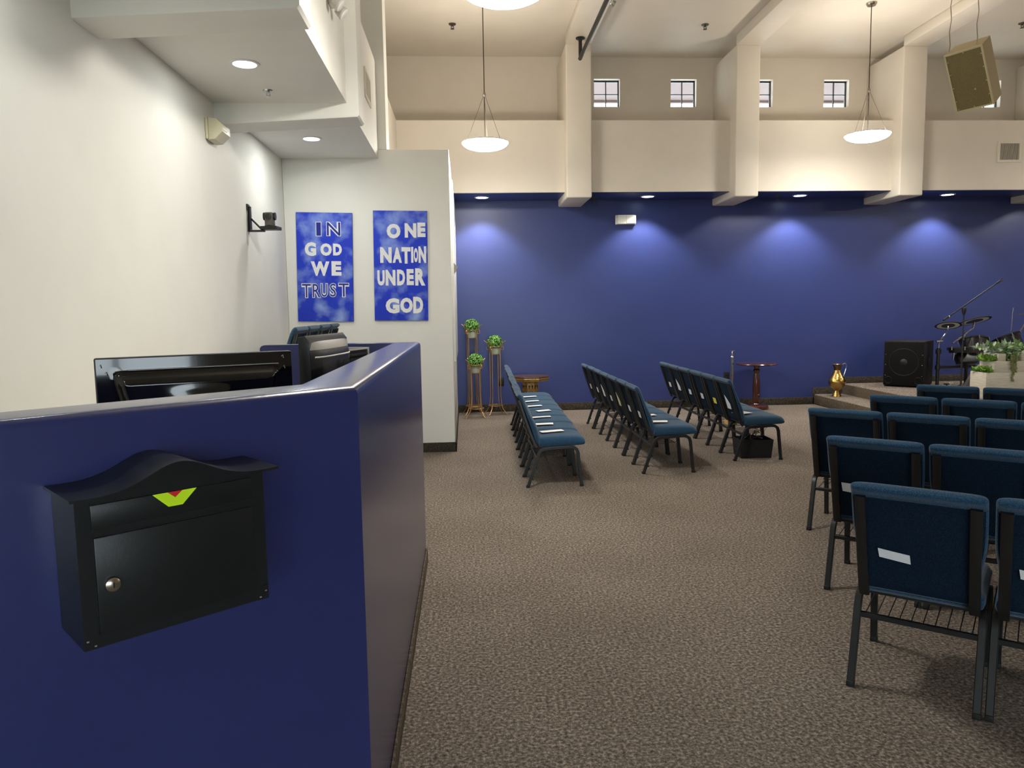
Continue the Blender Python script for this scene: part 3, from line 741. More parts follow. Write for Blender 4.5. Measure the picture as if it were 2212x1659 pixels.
# ------------------------------------------------------------------ church chairs
def make_chair():
    t = thing('stacking_chair', 'chair', 'chair')
    # local: y forward, x lateral, rear leg foot y=-.235
    lx = .209
    Y = lambda xo: xo-.235
    # seat: cushion with crowned top and rounded front
    mb = MB(); nx, ny = 12, 14
    hw = .219
    def top(u, v):   # u -1..1 lateral, v 0..1 back to front
        y = Y(.095)+v*.405
        z = .425+.026*math.sin(PI*(.22+v*.5))*(1-.35*u**4)
        if v > .78: z -= .016*((v-.78)/.22)**2.5
        z -= .03*max(0, (abs(u)-.86)/.14)**2
        return y, z
    def bot(u, v):
        y = Y(.095)+v*.405; z = .352+.012*v
        if v > .85: z += .004*((v-.85)/.15)**2
        return y, z
    T_, B_ = [], []
    for j in range(ny+1):
        T_.append([mb.bm.verts.new((u*hw, *top(u, j/ny))) for u in [-1+2*i/nx for i in range(nx+1)]])
        B_.append([mb.bm.verts.new((u*hw*.97, *bot(u, j/ny))) for u in [-1+2*i/nx for i in range(nx+1)]])
    for j in range(ny):
        for i in range(nx):
            mb.bm.faces.new((T_[j][i], T_[j][i+1], T_[j+1][i+1], T_[j+1][i])); mb.bm.faces.new((B_[j][i], B_[j+1][i], B_[j+1][i+1], B_[j][i+1]))
        mb.bm.faces.new((T_[j][0], T_[j+1][0], B_[j+1][0], B_[j][0])); mb.bm.faces.new((T_[j][nx], B_[j][nx], B_[j+1][nx], T_[j+1][nx]))
    for i in range(nx):
        mb.bm.faces.new((T_[0][i], B_[0][i], B_[0][i+1], T_[0][i+1]))
        if i == 0: F_ = [mb.bm.verts.new((T_[ny][q].co.x, T_[ny][q].co.y+.022*(1-abs(-1+2*q/nx)**6), .5*(T_[ny][q].co.z+B_[ny][q].co.z)+.004)) for q in range(nx+1)]
        mb.bm.faces.new((T_[ny][i], T_[ny][i+1], F_[i+1], F_[i])); mb.bm.faces.new((F_[i], F_[i+1], B_[ny][i+1], B_[ny][i]))
        if i == 0: mb.bm.faces.new((T_[ny][0], F_[0], B_[ny][0]))
        if i == nx-1: mb.bm.faces.new((T_[ny][nx], B_[ny][nx], F_[nx]))
    bmesh.ops.recalc_face_normals(mb.bm, faces=mb.bm.faces[:])
    seat = mb.build('seat', CHAIRBLUE, t, ang=60)
    md = seat.modifiers.new('sub', 'SUBSURF'); md.levels = 1; md.render_levels = 1
    # backrest: side profile (rear line, front line) from bottom to top, y offsets and heights
    rear = [(.070, .372), (.052, .44), (.022, .53), (-.008, .62), (-.036, .71), (-.058, .775), (-.086, .792), (-.094, .808)]
    front = [(.118, .378), (.112, .45), (.092, .53), (.052, .605), (.016, .68), (-.012, .76), (-.030, .806), (-.058, .832)]
    mb = MB(); secs = []
    for i, ((yr, zr), (yf, zf)) in enumerate(zip(rear, front)):
        zz = .5*(zr+zf)
        h = .198 if zz < .5 else (.207 if zz < .56 else .222)
        nxx = 8
        ring = []
        for q in range(nxx+1):
            u = -1+2*q/nxx; ring.append((u*h, yf-.018*max(0, (abs(u)-.74)/.26)**2, zf))
        for q in range(nxx, -1, -1):
            u = -1+2*q/nxx; ring.append((u*h*.985, yr, zr))
        secs.append([mb.bm.verts.new((x, Y(y), z)) for x, y, z in ring])
    n_ = len(secs[0])
    for A, B in zip(secs, secs[1:]):
        for q in range(n_):
            mb.bm.faces.new((A[q], A[(q+1) % n_], B[(q+1) % n_], B[q])).material_index = 1 if (9 <= q < 17) and A is not secs[-3] and A is not secs[-2] else 0  # rear panel gets the shaded copy, the top roll keeps the lit fabric
    for A in (secs[0], secs[-1]):
        for q in range(8): mb.bm.faces.new((A[q], A[q+1], A[16-q], A[17-q]))
    bmesh.ops.recalc_face_normals(mb.bm, faces=mb.bm.faces[:])
    bk = mb.build('backrest', [CHAIRBLUE, CHAIRSHADE], t, ang=60)
    md = bk.modifiers.new('sub', 'SUBSURF'); md.levels = 1; md.render_levels = 2
    # uprights up the back
    for s in (-1, 1):
        pts = [(s*.184, Y(y-.006), z) for y, z in [(.088, .352), (.072, .375), (.044, .45), (.015, .53), (-.015, .62), (-.043, .71), (-.063, .772)]]
        MB().tube(pts, 0, sq=(.018, .011), up=(0, 1, 0)).build('back_upright', CHARBLACK, t)
        sb = MB()
        for z_, y_ in ((.70, -.052), (.50, .014)): sb.lathe([(0, .004), (.004, .003), (.005, 0)], 8, M=Matrix.Translation((s*.184, Y(y_), z_)) @ Matrix.Rotation(PI/2, 4, 'X'))
        sb.build('bolt', NICKEL, t)
    for s in (-1, 1):
        # rear leg up to the bend, front leg down from the bend, side rail between
        rl = [(0, .012), (.095, .292), (.108, .318), (.128, .334), (.155, .340)]
        fl = [(.365, .352), (.402, .348), (.428, .330), (.440, .300), (.470, .012)]
        legr = MB().tube([(s*lx, Y(a), b) for a, b in rl], 0, sq=(.0135, .0135), up=(1, 0, 0)).build('leg', CHAIRMETAL, t)
        legf = MB().tube([(s*lx, Y(a), b) for a, b in fl], 0, sq=(.0135, .0135), up=(1, 0, 0)).build('leg', CHAIRMETAL, t)
        MB().box(s*lx-.0138, s*lx+.0138, Y(0)-.019, Y(0)+.013, 0, .022, bev=.003).build('foot_glide', GLIDE, legr)
        MB().box(s*lx-.0138, s*lx+.0138, Y(.47)-.015, Y(.47)+.017, 0, .022, bev=.003).build('foot_glide', GLIDE, legf)
        for z_ in (.07, .17):
            yy = Y(z_*.339)+.016
            MB().box(s*lx-.006, s*lx+.006, yy-.004, yy+.006, z_-.006, z_+.006, bev=.002).build('stacking_bumper', GLIDE, legr)
    mb = MB()
    for s in (-1, 1): mb.tube([(s*lx, Y(.15), .340), (s*lx, Y(.37), .352)], 0, sq=(.0135, .0125), up=(1, 0, 0))
    mb.tube([(-lx, Y(.34), .346), (lx, Y(.34), .346)], 0, sq=(.011, .009)).tube([(-lx, Y(.16), .338), (lx, Y(.16), .338)], 0, sq=(.011, .009))
    mb.build('seat_frame', CHAIRMETAL, t)
    rk = MB().tube([(-lx, Y(.085), .262), (lx, Y(.085), .262)], 0, sq=(.010, .010)).build('book_rack', CHAIRMETAL, t)
    mb = MB()
    for i in range(10):
        x = -lx+.03+i*(2*lx-.06)/9
        mb.tube([(x, Y(.085), .268), (x, Y(.30), .285), (x, Y(.34), .338)], .0022, 5)
    mb.tube([(-lx+.01, Y(.30), .285), (lx-.01, Y(.30), .285)], .003, 5)
    mb.build('rack_wires', WIREM, rk)
    return t
CH = make_chair(); used = [False]
CHAIRS = {}
def place_chair(key, x, y, ang, label, group, z=0., scale=1.):
    """ang = direction the chair faces, degrees from +X; x,y = centre of its footprint"""
    rz = R(ang-90)
    if not used[0]:
        used[0] = True; o = CH; o.location = (x, y, z); o.rotation_euler = (0, 0, rz); o['label'] = label; o['group'] = group; o.scale = (scale,)*3
    else: o = dup(CH, (x, y, z), rz, label, group, scale)
    CHAIRS[key] = (Vector((x, y, z)), rz, scale)
    return o
def row(key, x0, y0, dx, dy, n, pitch, face, group, labels, scale=1., z=0.):
    """(x0,y0) = rear leg foot of the first chair at the start; (dx,dy) = row direction"""
    f = Vector((math.cos(R(face)), math.sin(R(face)))); d = Vector((dx, dy)).normalized()
    for i in range(n):
        c = Vector((x0, y0)) + d*(.209*scale+i*pitch) + f*.235*scale
        j = random.uniform(-.006, .006)
        place_chair((key, i), c.x+f.x*j, c.y+f.y*j, face, labels[i], group, z, scale)
ORD = ['nearest', 'second', 'third', 'fourth', 'fifth', 'sixth', 'seventh', 'eighth']
row('A', .518, 6.337, .0237, 1, 8, .4466, 0, 'blue chairs in the row beside the plant stands',
    ['blue chair nearest the camera in the row beside the plant stands'] + ['blue chair, %s from the camera in the row beside the plant stands' % o for o in ORD[1:]])
row('B', 1.650, 6.739, -.006, 1, 7, .4466, 0, 'blue chairs in the middle row before the blue wall',
    ['blue chair nearest the camera in the middle row before the blue wall'] + ['blue chair, %s from the camera in the middle row before the blue wall' % o for o in ORD[1:]])
row('C', 2.687, 7.191, .0, 1, 6, .446, 0., 'blue chairs in the row ending at the black bin',
    ['blue chair nearest the camera in its row, over the black bin'] + ['blue chair, %s from the camera in the row that ends over the black bin' % o for o in ORD[1:]])
RF = 50.5
dR = (math.sin(R(RF)), -math.cos(R(RF)))
SR = 1.05
row('P', 1.547, 2.809, *dR, 2, .478, RF, 'blue chairs of the front right block, first row from the camera',
    ['dark blue chair seen from behind with a white strip, nearest the camera of all', 'dark blue chair cut by the right edge, beside the nearest chair with the white strip'], SR)
row('Q', 1.951, 3.816, *dR, 3, .478, RF, 'blue chairs of the right block, second row from the camera',
    ['dark blue chair at the aisle end of the second row in the right block', 'dark blue chair, second from the aisle in the second row of the right block', 'dark blue chair, third from the aisle in the second row of the right block'], SR)
row('S', 2.352, 4.876, *dR, 3, .48, RF, 'blue chairs of the right block, third row from the camera',
    ['dark blue chair at the aisle end of the third row in the right block', 'dark blue chair, second from the aisle in the third row of the right block', 'dark blue chair, third from the aisle in the third row of the right block'], SR)
row('T', 3.13, 5.50, *dR, 3, .48, RF, 'blue chairs of the right block, fourth row from the camera',
    ['blue chair back at the left end of the fourth row, before the stage steps', 'blue chair back, second from the left in the fourth row of the right block', 'blue chair back at the right edge in the fourth row of the right block'], SR)
row('U', 3.88, 6.10, *dR, 2, .48, RF, 'blue chairs of the right block, farthest row from the camera',
    ['blue chair back in front of the black subwoofer, left of the farthest row', 'blue chair back in front of the white planter, right of the farthest row'], SR)
row('V', -1.36, 7.62, 0, -1, 4, .49, 180, 'blue chairs behind the booth under the banners',
    ['blue chair back behind the booth, fourth from the camera under the banners', 'blue chair back behind the booth, third from the camera under the banners',
     'blue chair back behind the booth, second from the camera under the banners', 'blue chair back behind the booth, nearest the camera and tallest in view'], 1., .62)

def on_chair(key, lx_, ly_, lz_):
    p, rz, s = CHAIRS[key]
    return p + Matrix.Rotation(rz, 3, 'Z') @ (Vector((lx_, ly_, lz_))*s), rz
# bulletins on seats
def seat_paper(key, lx_, ly_, wd, ln, ang, label, m=PAPER, group='white papers on chair seats'):
    p, rz = on_chair(key, lx_, ly_, .462)
    mb = MB(); n = 4
    for i in range(n):
        a, b = -ln/2+ln*i/n, -ln/2+ln*(i+1)/n
        mb.box(-wd/2, wd/2, a, b, -.0006, .0006)
    for v in mb.bm.verts: v.co.z += .002*math.sin(v.co.y/ln*PI)
    bmesh.ops.remove_doubles(mb.bm, verts=mb.bm.verts[:], dist=1e-5)
    o = mb.build('paper_bulletin', m); o.location = p; o.rotation_euler = (0, 0, rz+R(ang))
    tag(o, label, 'paper', group)
seat_paper(('A', 0), .0, -.0, .09, .21, 12, 'white paper on the nearest seat of the row beside the plant stands')
seat_paper(('A', 1), .02, -.03, .10, .17, -4, 'white booklet on the second seat of the row beside the plant stands')
seat_paper(('A', 2), .0, -.03, .07, .20, 6, 'white paper on the third seat of the row beside the plant stands')
seat_paper(('A', 3), -.02, .04, .10, .15, 12, 'short white paper on the fourth seat, right of the longer papers')
seat_paper(('A', 4), .02, -.05, .08, .20, 7, 'white paper on the fifth seat of the row beside the plant stands')
seat_paper(('A', 5), .02, -.05, .08, .20, 7, 'white paper on the sixth seat of the row beside the plant stands')
seat_paper(('A', 6), .0, -.04, .08, .20, 7, 'white paper on the farthest papered seat of the row beside the plant stands')
seat_paper(('B', 0), .0, -.06, .11, .20, -14, 'white paper on the nearest seat of the middle row')
seat_paper(('B', 1), .02, -.06, .09, .19, 8, 'white paper on the second seat of the middle row')
seat_paper(('B', 2), .02, -.08, .08, .15, 8, 'white paper on the third seat of the middle row')
seat_paper(('C', 0), .02, -.10, .14, .16, 20, 'crumpled white paper on the nearest seat of the row over the black bin')
# cards tucked behind backs
def back_card(key, lx_, z0, pts, label, m=CARDW, group=None):
    """pts: outline in (x,z) on the rear of the backrest"""
    slope = -.30
    def yr(z): return -.235-.004+.052+(z-.44)*slope-.006
    p, rz = on_chair(key, lx_, 0, 0); s = CHAIRS[key][2]
    mb = MB()
    f = [mb.bm.verts.new((x, yr(z0+z)-.004, z0+z)) for x, z in pts]; b = [mb.bm.verts.new((x, yr(z0+z)-.002, z0+z)) for x, z in pts]
    mb.bm.faces.new(f); mb.bm.faces.new(b[::-1])
    for i in range(len(pts)): mb.bm.faces.new((f[i], b[i], b[(i+1) % len(pts)], f[(i+1) % len(pts)]))
    bmesh.ops.recalc_face_normals(mb.bm, faces=mb.bm.faces[:])
    o = mb.build('pew_card', m, smooth=False); o.location = p; o.rotation_euler = (0, 0, rz); o.scale = (s,)*3
    tag(o, label, 'card', group)
sqc = [(-.045, 0), (.045, 0), (.045, .06), (-.045, .062)]
env = [(-.055, 0), (.055, 0), (.055, .055), (.0, .10), (-.055, .14)]
G1 = 'cards on the chair backs of the middle row'
for i, (sh, m, lb) in enumerate([(sqc, CARDW, 'white card on the nearest chair back of the middle row'), (sqc, CARDW, 'white card on the second chair back of the middle row'),
        (env, PALEYEL, 'pale yellow tall card on the third chair back of the middle row'), (sqc, CARDW, 'white card on the fourth chair back of the middle row'),
        (env, CARDW, 'white pointed card on the fifth chair back of the middle row'), (sqc, CARDW, 'white card on the sixth chair back of the middle row'), (sqc, CARDW, 'white card on the farthest chair back of the middle row')]):
    back_card(('B', i), -.02, .50, sh, lb, m, G1)
G2 = 'cards on the chair backs of the row over the bin'
for i, (sh, m, lb) in enumerate([(env, CARDW, 'white folded card on the back of the chair over the black bin'), (sqc, YELLOW, 'bright yellow card on the second chair back of the row over the bin'),
        (sqc, CARDW, 'white card on the third chair back of the row over the bin'), (sqc, CARDW, 'white card on the fourth chair back of the row over the bin'),
        (env, CARDW, 'white pointed card on the fifth chair back of the row over the bin'), (sqc, CARDW, 'white card on the farthest chair back of the row over the bin')]):
    back_card(('C', i), -.02, .50, sh, lb, m, G2)
back_card(('P', 0), -.075, .515, [(-.05, .012), (.055, 0), (.052, .036), (-.055, .048)], 'white paper strip on the back of the chair nearest the camera')
back_card(('P', 1), -.09, .515, [(-.05, .012), (.055, 0), (.052, .036), (-.055, .048)], 'white paper strip on the chair back at the right edge')
back_card(('Q', 0), -.10, .52, [(-.05, .008), (.05, 0), (.05, .05), (-.055, .055)], 'white paper card on the aisle chair of the second row')

# bin under the near chair of row C
t = thing('storage_bin', 'black fabric bin on the carpet under the nearest chair of its row', 'bin', (2.95, 7.42, 0), R(-3))
w0, w1 = .155, .172
def wall4(mb, hw0, hd0, hw1, hd1, z0, z1, th):
    def ring(hw, hd, z): return [mb.bm.verts.new(p) for p in ((-hw, -hd, z), (hw, -hd, z), (hw, hd, z), (-hw, hd, z))]
    a, b = ring(hw0, hd0, z0), ring(hw1, hd1, z1); c, d = ring(hw1-th, hd1-th, z1), ring(hw0-th, hd0-th, z0+th)
    for A, B in ((a, b), (b, c), (c, d)):
        for i in range(4): mb.bm.faces.new((A[i], A[(i+1) % 4], B[(i+1) % 4], B[i]))
    mb.bm.faces.new(a[::-1]); mb.bm.faces.new(d)
    bmesh.ops.recalc_face_normals(mb.bm, faces=mb.bm.faces[:])
mb = MB(); wall4(mb, w0, .12, w1, .135, 0, .19, .006); mb.build('bin_body', GLIDE, t, smooth=False)
mb = MB()
for i in range(7):
    a = random.uniform(0, 6.28); p0 = Vector((random.uniform(-.12, .02), random.uniform(-.09, .09), .03))
    mb.tube([p0, p0+Vector((.03*math.cos(a), .03*math.sin(a), .11)), p0+Vector((.07*math.cos(a)-.03, .05*math.sin(a), .19+.03*random.random())), p0+Vector((.10*math.cos(a+1), .06*math.sin(a+1), .16))], .012, 7)
mb.box(-.15, .03, -.09, .1, .04, .18, bev=.02)
mb.build('dark_bags', BLACKP, t)
mb = MB(); mb.tube([(-.02, -.02, .12), (.0, -.02, .24), (.06, -.01, .26)], .008, 6).tube([(.03, .02, .12), (.035, .0, .25), (.09, .02, .24)], .006, 6).tube([(-.05, .0, .19), (.02, -.03, .2), (.1, .0, .185)], .007, 6).lathe([(0, 0), (.02, 0), (.02, .03), (0, .03)], 12, c=(.03, -.01, .235))
mb.build('metal_clamps', NICKEL, t)
p, rz = on_chair(('C', 1), .02, -.06, .272)
o = MB().box(-.06, .06, -.05, .05, 0, .055, bev=.003).build('wood_block', STRAW); o.location = p; o.rotation_euler = (0, 0, rz)
tag(o, 'pale wooden block on the rack under the second chair of the row over the bin', 'block')
p, rz = on_chair(('B', 2), .02, -.05, .280)
o = MB().box(-.07, .07, -.05, .05, 0, .014, bev=.002).build('booklet', PAPER); o.location = p; o.rotation_euler = (0, 0, rz)
tag(o, 'white booklet on the rack under the third chair of the middle row', 'book')

# ------------------------------------------------------------------ plant stands
def plant_stand(x, y, h, rot, lab_s, lab_p):
    t = thing('plant_stand', lab_s, 'plant stand', (x, y, 0), rot, 'bronze wire plant stands by the white end wall')
    r0 = .088
    for kk in range(4):
        a = PI/4+kk*PI/2; c, s = math.cos(a), math.sin(a)
        pr = [(.20, .005), (.165, .035), (.125, .085), (.105, .14), (.095, .2), (r0, .3), (r0, h-.16), (r0+.012, h-.09), (r0+.045, h-.035), (r0+.095, h)]
        MB().tube([(c*q, s*q, z) for q, z in pr], .007, 8).build('leg', BRONZE, t)
        # scroll by the pot
        cx = r0+.03; pts = [(c*(r0+.002), s*(r0+.002), h-.07)]
        for i in range(13):
            th = R(70-30*i); rr = .036*(1-i/18)
            q = cx+rr*math.cos(th)*.8; z = h-.115+rr*math.sin(th)
            pts.append((c*q, s*q, z))
        MB().tube(pts, .005, 6).build('scroll', BRONZE, t)
    for z, rr in ((.135, .105), (h-.085, .098)): MB().tube([(rr*math.cos(a), rr*math.sin(a), z) for a in [2*PI*i/28 for i in range(28)]], .0065, 8, closed=True).build('hoop', BRONZE, t)
    MB().lathe([(0, h-.205), (.058, h-.205), (.058, h-.198), (0, h-.198)], 20).build('pot_shelf', BRONZE, t)
    mb = MB()
    for kk in range(2):
        a = PI/4+kk*PI/2; mb.tube([(.09*math.cos(a), .09*math.sin(a), h-.201), (-.09*math.cos(a), -.09*math.sin(a), h-.201)], .004, 6)
    mb.build('shelf_bars', BRONZE, t)
    p = thing('potted_topiary', lab_p, 'plant', (x, y, h-.197), 0, 'round boxwood balls in grey pots')
    MB().lathe([(0, 0), (.062, 0), (.066, .01), (.078, .085), (.084, .087), (.086, .115), (.080, .116), (.074, .10), (0, .10)], 24).build('pot', POTM, p)
    rb = .115; cz = .165
    MB().lathe([(rb*.85*math.sin(PI*i/12), cz+rb*.85*-math.cos(PI*i/12)) for i in range(13)], 20).build('moss_core', mat('moss_core', (34, 62, 22), .9), p)
    mb = MB(); rnd = random.Random(int(h*100))
    for i in range(620):
        zc = rnd.uniform(-.75, 1); th = rnd.uniform(0, 2*PI); q = math.sqrt(1-zc*zc)
        nrm = Vector((q*math.cos(th), q*math.sin(th), zc)); pos = nrm*(rb*rnd.uniform(.88, 1.0))+Vector((0, 0, cz))
        tn = (nrm+Vector((rnd.uniform(-.7, .7), rnd.uniform(-.7, .7), rnd.uniform(-.7, .7)))).normalized()
        u = tn.orthogonal().normalized(); v = tn.cross(u); L = rnd.uniform(.010, .016); B = L*.75
        mb.poly([pos-u*L, pos-v*B+tn*.002, pos+u*L, pos+v*B+tn*.002])
    mb.build('foliage', LEAF, p, smooth=False)
plant_stand(.095, 11.02, 1.345, R(10), 'tallest bronze wire plant stand, against the blue wall by the white wall', 'green boxwood ball in the pot of the tallest stand')
plant_stand(.432, 10.98, 1.10, R(14), 'middle height bronze plant stand, right of the other two', 'green boxwood ball in the pot of the right hand stand')
plant_stand(.137, 10.70, .85, R(-6), 'shortest bronze plant stand, in front of the tallest one', 'green boxwood ball in the lowest pot')

# ------------------------------------------------------------------ gold carved table
t = thing('accent_table', 'carved gold eight-sided accent table behind the row of chairs', 'table', (.93, 10.75, 0))
oc = lambda r_, z0, z1, mb, mi=0: mb.prism([(r_*math.cos(PI/8+k*PI/4), r_*math.sin(PI/8+k*PI/4)) for k in range(8)], z0, z1, mi=mi, bev=.006)
mb = MB(); oc(.285, .565, .59, mb); mb.build('table_top', DARKTOP, t)
mb = MB(); oc(.29, .545, .566, mb); mb.build('top_moulding', BRASS, t)
mb = MB(); oc(.27, .52, .546, mb); oc(.14, .49, .522, mb); mb.build('apron', GOLDP, t)
mb = MB(); oc(.125, .30, .492, mb); oc(.15, .02, .06, mb); oc(.11, .06, .30, mb); mb.build('pedestal', GOLDP, t)
mb = MB()
for kk in range(8):
    a = kk*PI/4; Mx = Matrix.Rotation(a, 4, 'Z') @ Matrix.Translation((.1165, 0, 0))
    for s in (-1, 1):
        mb.box(-.001, .0015, s*.022-.012, s*.022+.012, .43, .455, M=Mx); mb.box(-.001, .0015, s*.022-.005, s*.022+.005, .40, .43, M=Mx)
        mb.prism([(s*.022-.017, .315), (s*.022+.017, .315), (s*.022+.012, .345), (s*.022, .372), (s*.022-.012, .345)], -.001, .0015, axis='X', M=Mx)
mb.build('cutout', DARKHOLE, t, smooth=False)
MB().lathe([(0, 0), (.16, 0), (.16, .02), (0, .02)], 8).build('foot', GOLDP, t)

# ------------------------------------------------------------------ pedestal table and chrome post
t = thing('pedestal_table', 'round mahogany pedestal table against the blue wall', 'table', (4.37, 10.88, 0))
MB().lathe([(0, .665), (.26, .665), (.295, .672), (.302, .682), (.295, .692), (0, .694)], 48).build('table_top', MAHOG, t)
MB().lathe([(0, .06), (.05, .06), (.052, .075), (.044, .085), (.05, .1), (.052, .2), (.052, .215), (.047, .22), (.05, .24), (.054, .3), (.045, .5), (.032, .54), (.046, .57), (.05, .59), (.036, .61), (.045, .65), (.05, .666), (0, .666)], 28).build('pedestal', MAHOG, t)
MB().lathe([(0, 0), (.18, 0), (.185, .015), (.18, .045), (.16, .058), (.06, .066), (0, .066)], 40).build('base', MAHOG, t)
t = thing('stanchion_post', 'slim chrome post with a flat knob beside the mahogany table', 'post', (4.005, 10.92, 0))
MB().lathe([(0, 0), (.11, 0), (.11, .012), (.03, .03), (0, .03)], 28).build('base', CHROME, t)
MB().lathe([(.025, .02), (.025, .79), (.0, .79)], 20).build('tube', CHROME, t)
MB().lathe([(0, .788), (.027, .79), (.022, .80), (.012, .808), (.02, .818), (.021, .828), (.012, .838), (.008, .85), (.014, .862), (.012, .872), (.01, .88), (.05, .884), (.05, .894), (0, .896)], 24).build('knob', CHROME, t)

# ------------------------------------------------------------------ brass ewer on the step
t = thing('brass_ewer', 'tall brass pitcher with slim handle on the lower stage step', 'pitcher', (5.625, 10.88, .16))
MB().lathe([(0, 0), (.068, 0), (.07, .006), (.06, .03), (.05, .055), (.03, .09), (.034, .098), (.06, .118), (.105, .16), (.124, .205), (.126, .235), (.112, .275), (.078, .33), (.058, .37), (.05, .40), (.046, .402)], 36).build('body', BRASS, t)
MB().lathe([(.05, .40), (.046, .404), (.05, .43), (.066, .475), (.082, .49), (.076, .492), (.06, .47), (.04, .42)], 36).build('neck', COPPER, t)
MB().tube([(.06, -.01, .475), (.105, -.01, .505), (.125, -.01, .50), (.135, -.01, .46), (.122, -.01, .40), (.10, -.01, .33), (.098, -.01, .285)], .0075, 8).build('handle', CHROME, t)

# ------------------------------------------------------------------ subwoofer on the stage
t = thing('subwoofer_speaker', 'big black subwoofer cabinet on the stage before the blue wall', 'speaker', (6.64, 10.72, .32), R(-44))
MB().box(-.275, .275, -.28, .28, .02, .68, bev=.012).build('cabinet', SUBCAB, t)
MB().box(-.262, .262, -.288, -.279, .035, .666, bev=.004).build('grille', SUBGR, t)
mb = MB(); mb.lathe([(.19, 0), (.197, .003), (.204, .0)], 40, M=Matrix.Translation((0, -.288, .37)) @ Matrix.Rotation(PI/2, 4, 'X')); mb.build('cone_ring', SUBCAB, t)
MB().lathe([(0, .012), (.03, .009), (.05, 0)], 28, M=Matrix.Translation((0, -.288, .37)) @ Matrix.Rotation(PI/2, 4, 'X')).build('dust_cap', mat('dust_cap', (16, 16, 16), .4), t)
for x in (-.2, .2): MB().lathe([(.045, 0), (.05, .004), (.055, 0)], 24, M=Matrix.Translation((x, -.288, .10)) @ Matrix.Rotation(PI/2, 4, 'X')).build('port_ring', SUBCAB, t)
MB().box(.274, .279, -.06, .06, .3, .42, bev=.003).build('side_handle', GLIDE, t)
mb = MB()
for x in (-.245, .245):
    for z in (.17, .33, .48): mb.lathe([(0, .003), (.005, 0)], 8, M=Matrix.Translation((x, -.288, z)) @ Matrix.Rotation(PI/2, 4, 'X'))
mb.build('screw', NICKEL, t)
for x in (-.24, .24):
    for y in (-.24, .24): MB().lathe([(0, 0), (.022, 0), (.025, .022), (0, .022)], 12, c=(x, y, 0)).build('rubber_foot', GLIDE, t)

# ------------------------------------------------------------------ microphone stand
t = thing('microphone_stand', 'black boom microphone stand with its arm raised right, before the drums', 'microphone stand', (6.71, 9.62, .32))
MB().tube([(0, 0, .1), (0, 0, .62)], .011, 10).tube([(0, 0, .6), (0, 0, 1.15)], .0085, 10).build('pole', PIPE, t)
MB().tube([(0, 0, .6), (0, 0, .66)], .016, 10).build('height_clutch', PIPE, t)
MB().lathe([(0, 1.06), (.014, 1.07), (.03, 1.13), (.028, 1.16), (0, 1.165)], 12).build('boom_clutch', PIPE, t)
a_, b_ = Vector((-.283, 0, 1.0)), Vector((.484, 0, 1.513))
MB().tube([a_, b_], .0085, 10).tube([a_, a_+(b_-a_)*.12], .013, 10).build('boom_arm', PIPE, t)
MB().tube([b_-(b_-a_)*.06, b_], .013, 10).tube([b_, b_+Vector((.015, 0, .03)), b_+Vector((.035, 0, .035))], .006, 8).tube([b_, b_+Vector((.03, 0, .0)), b_+Vector((.05, 0, .015))], .006, 8).build('mic_clip', PIPE, t)
MB().lathe([(0, -.012), (.014, -.01), (.014, .01), (0, .012)], 12, M=Matrix.Translation(a_+(b_-a_)*.1)).build('arm_knob', CHROME, t)
for kk in range(3):
    an = R(30+120*kk); MB().tube([(0, 0, .12), (.25*math.cos(an), .25*math.sin(an), .012)], .008, 8).build('leg', PIPE, t)

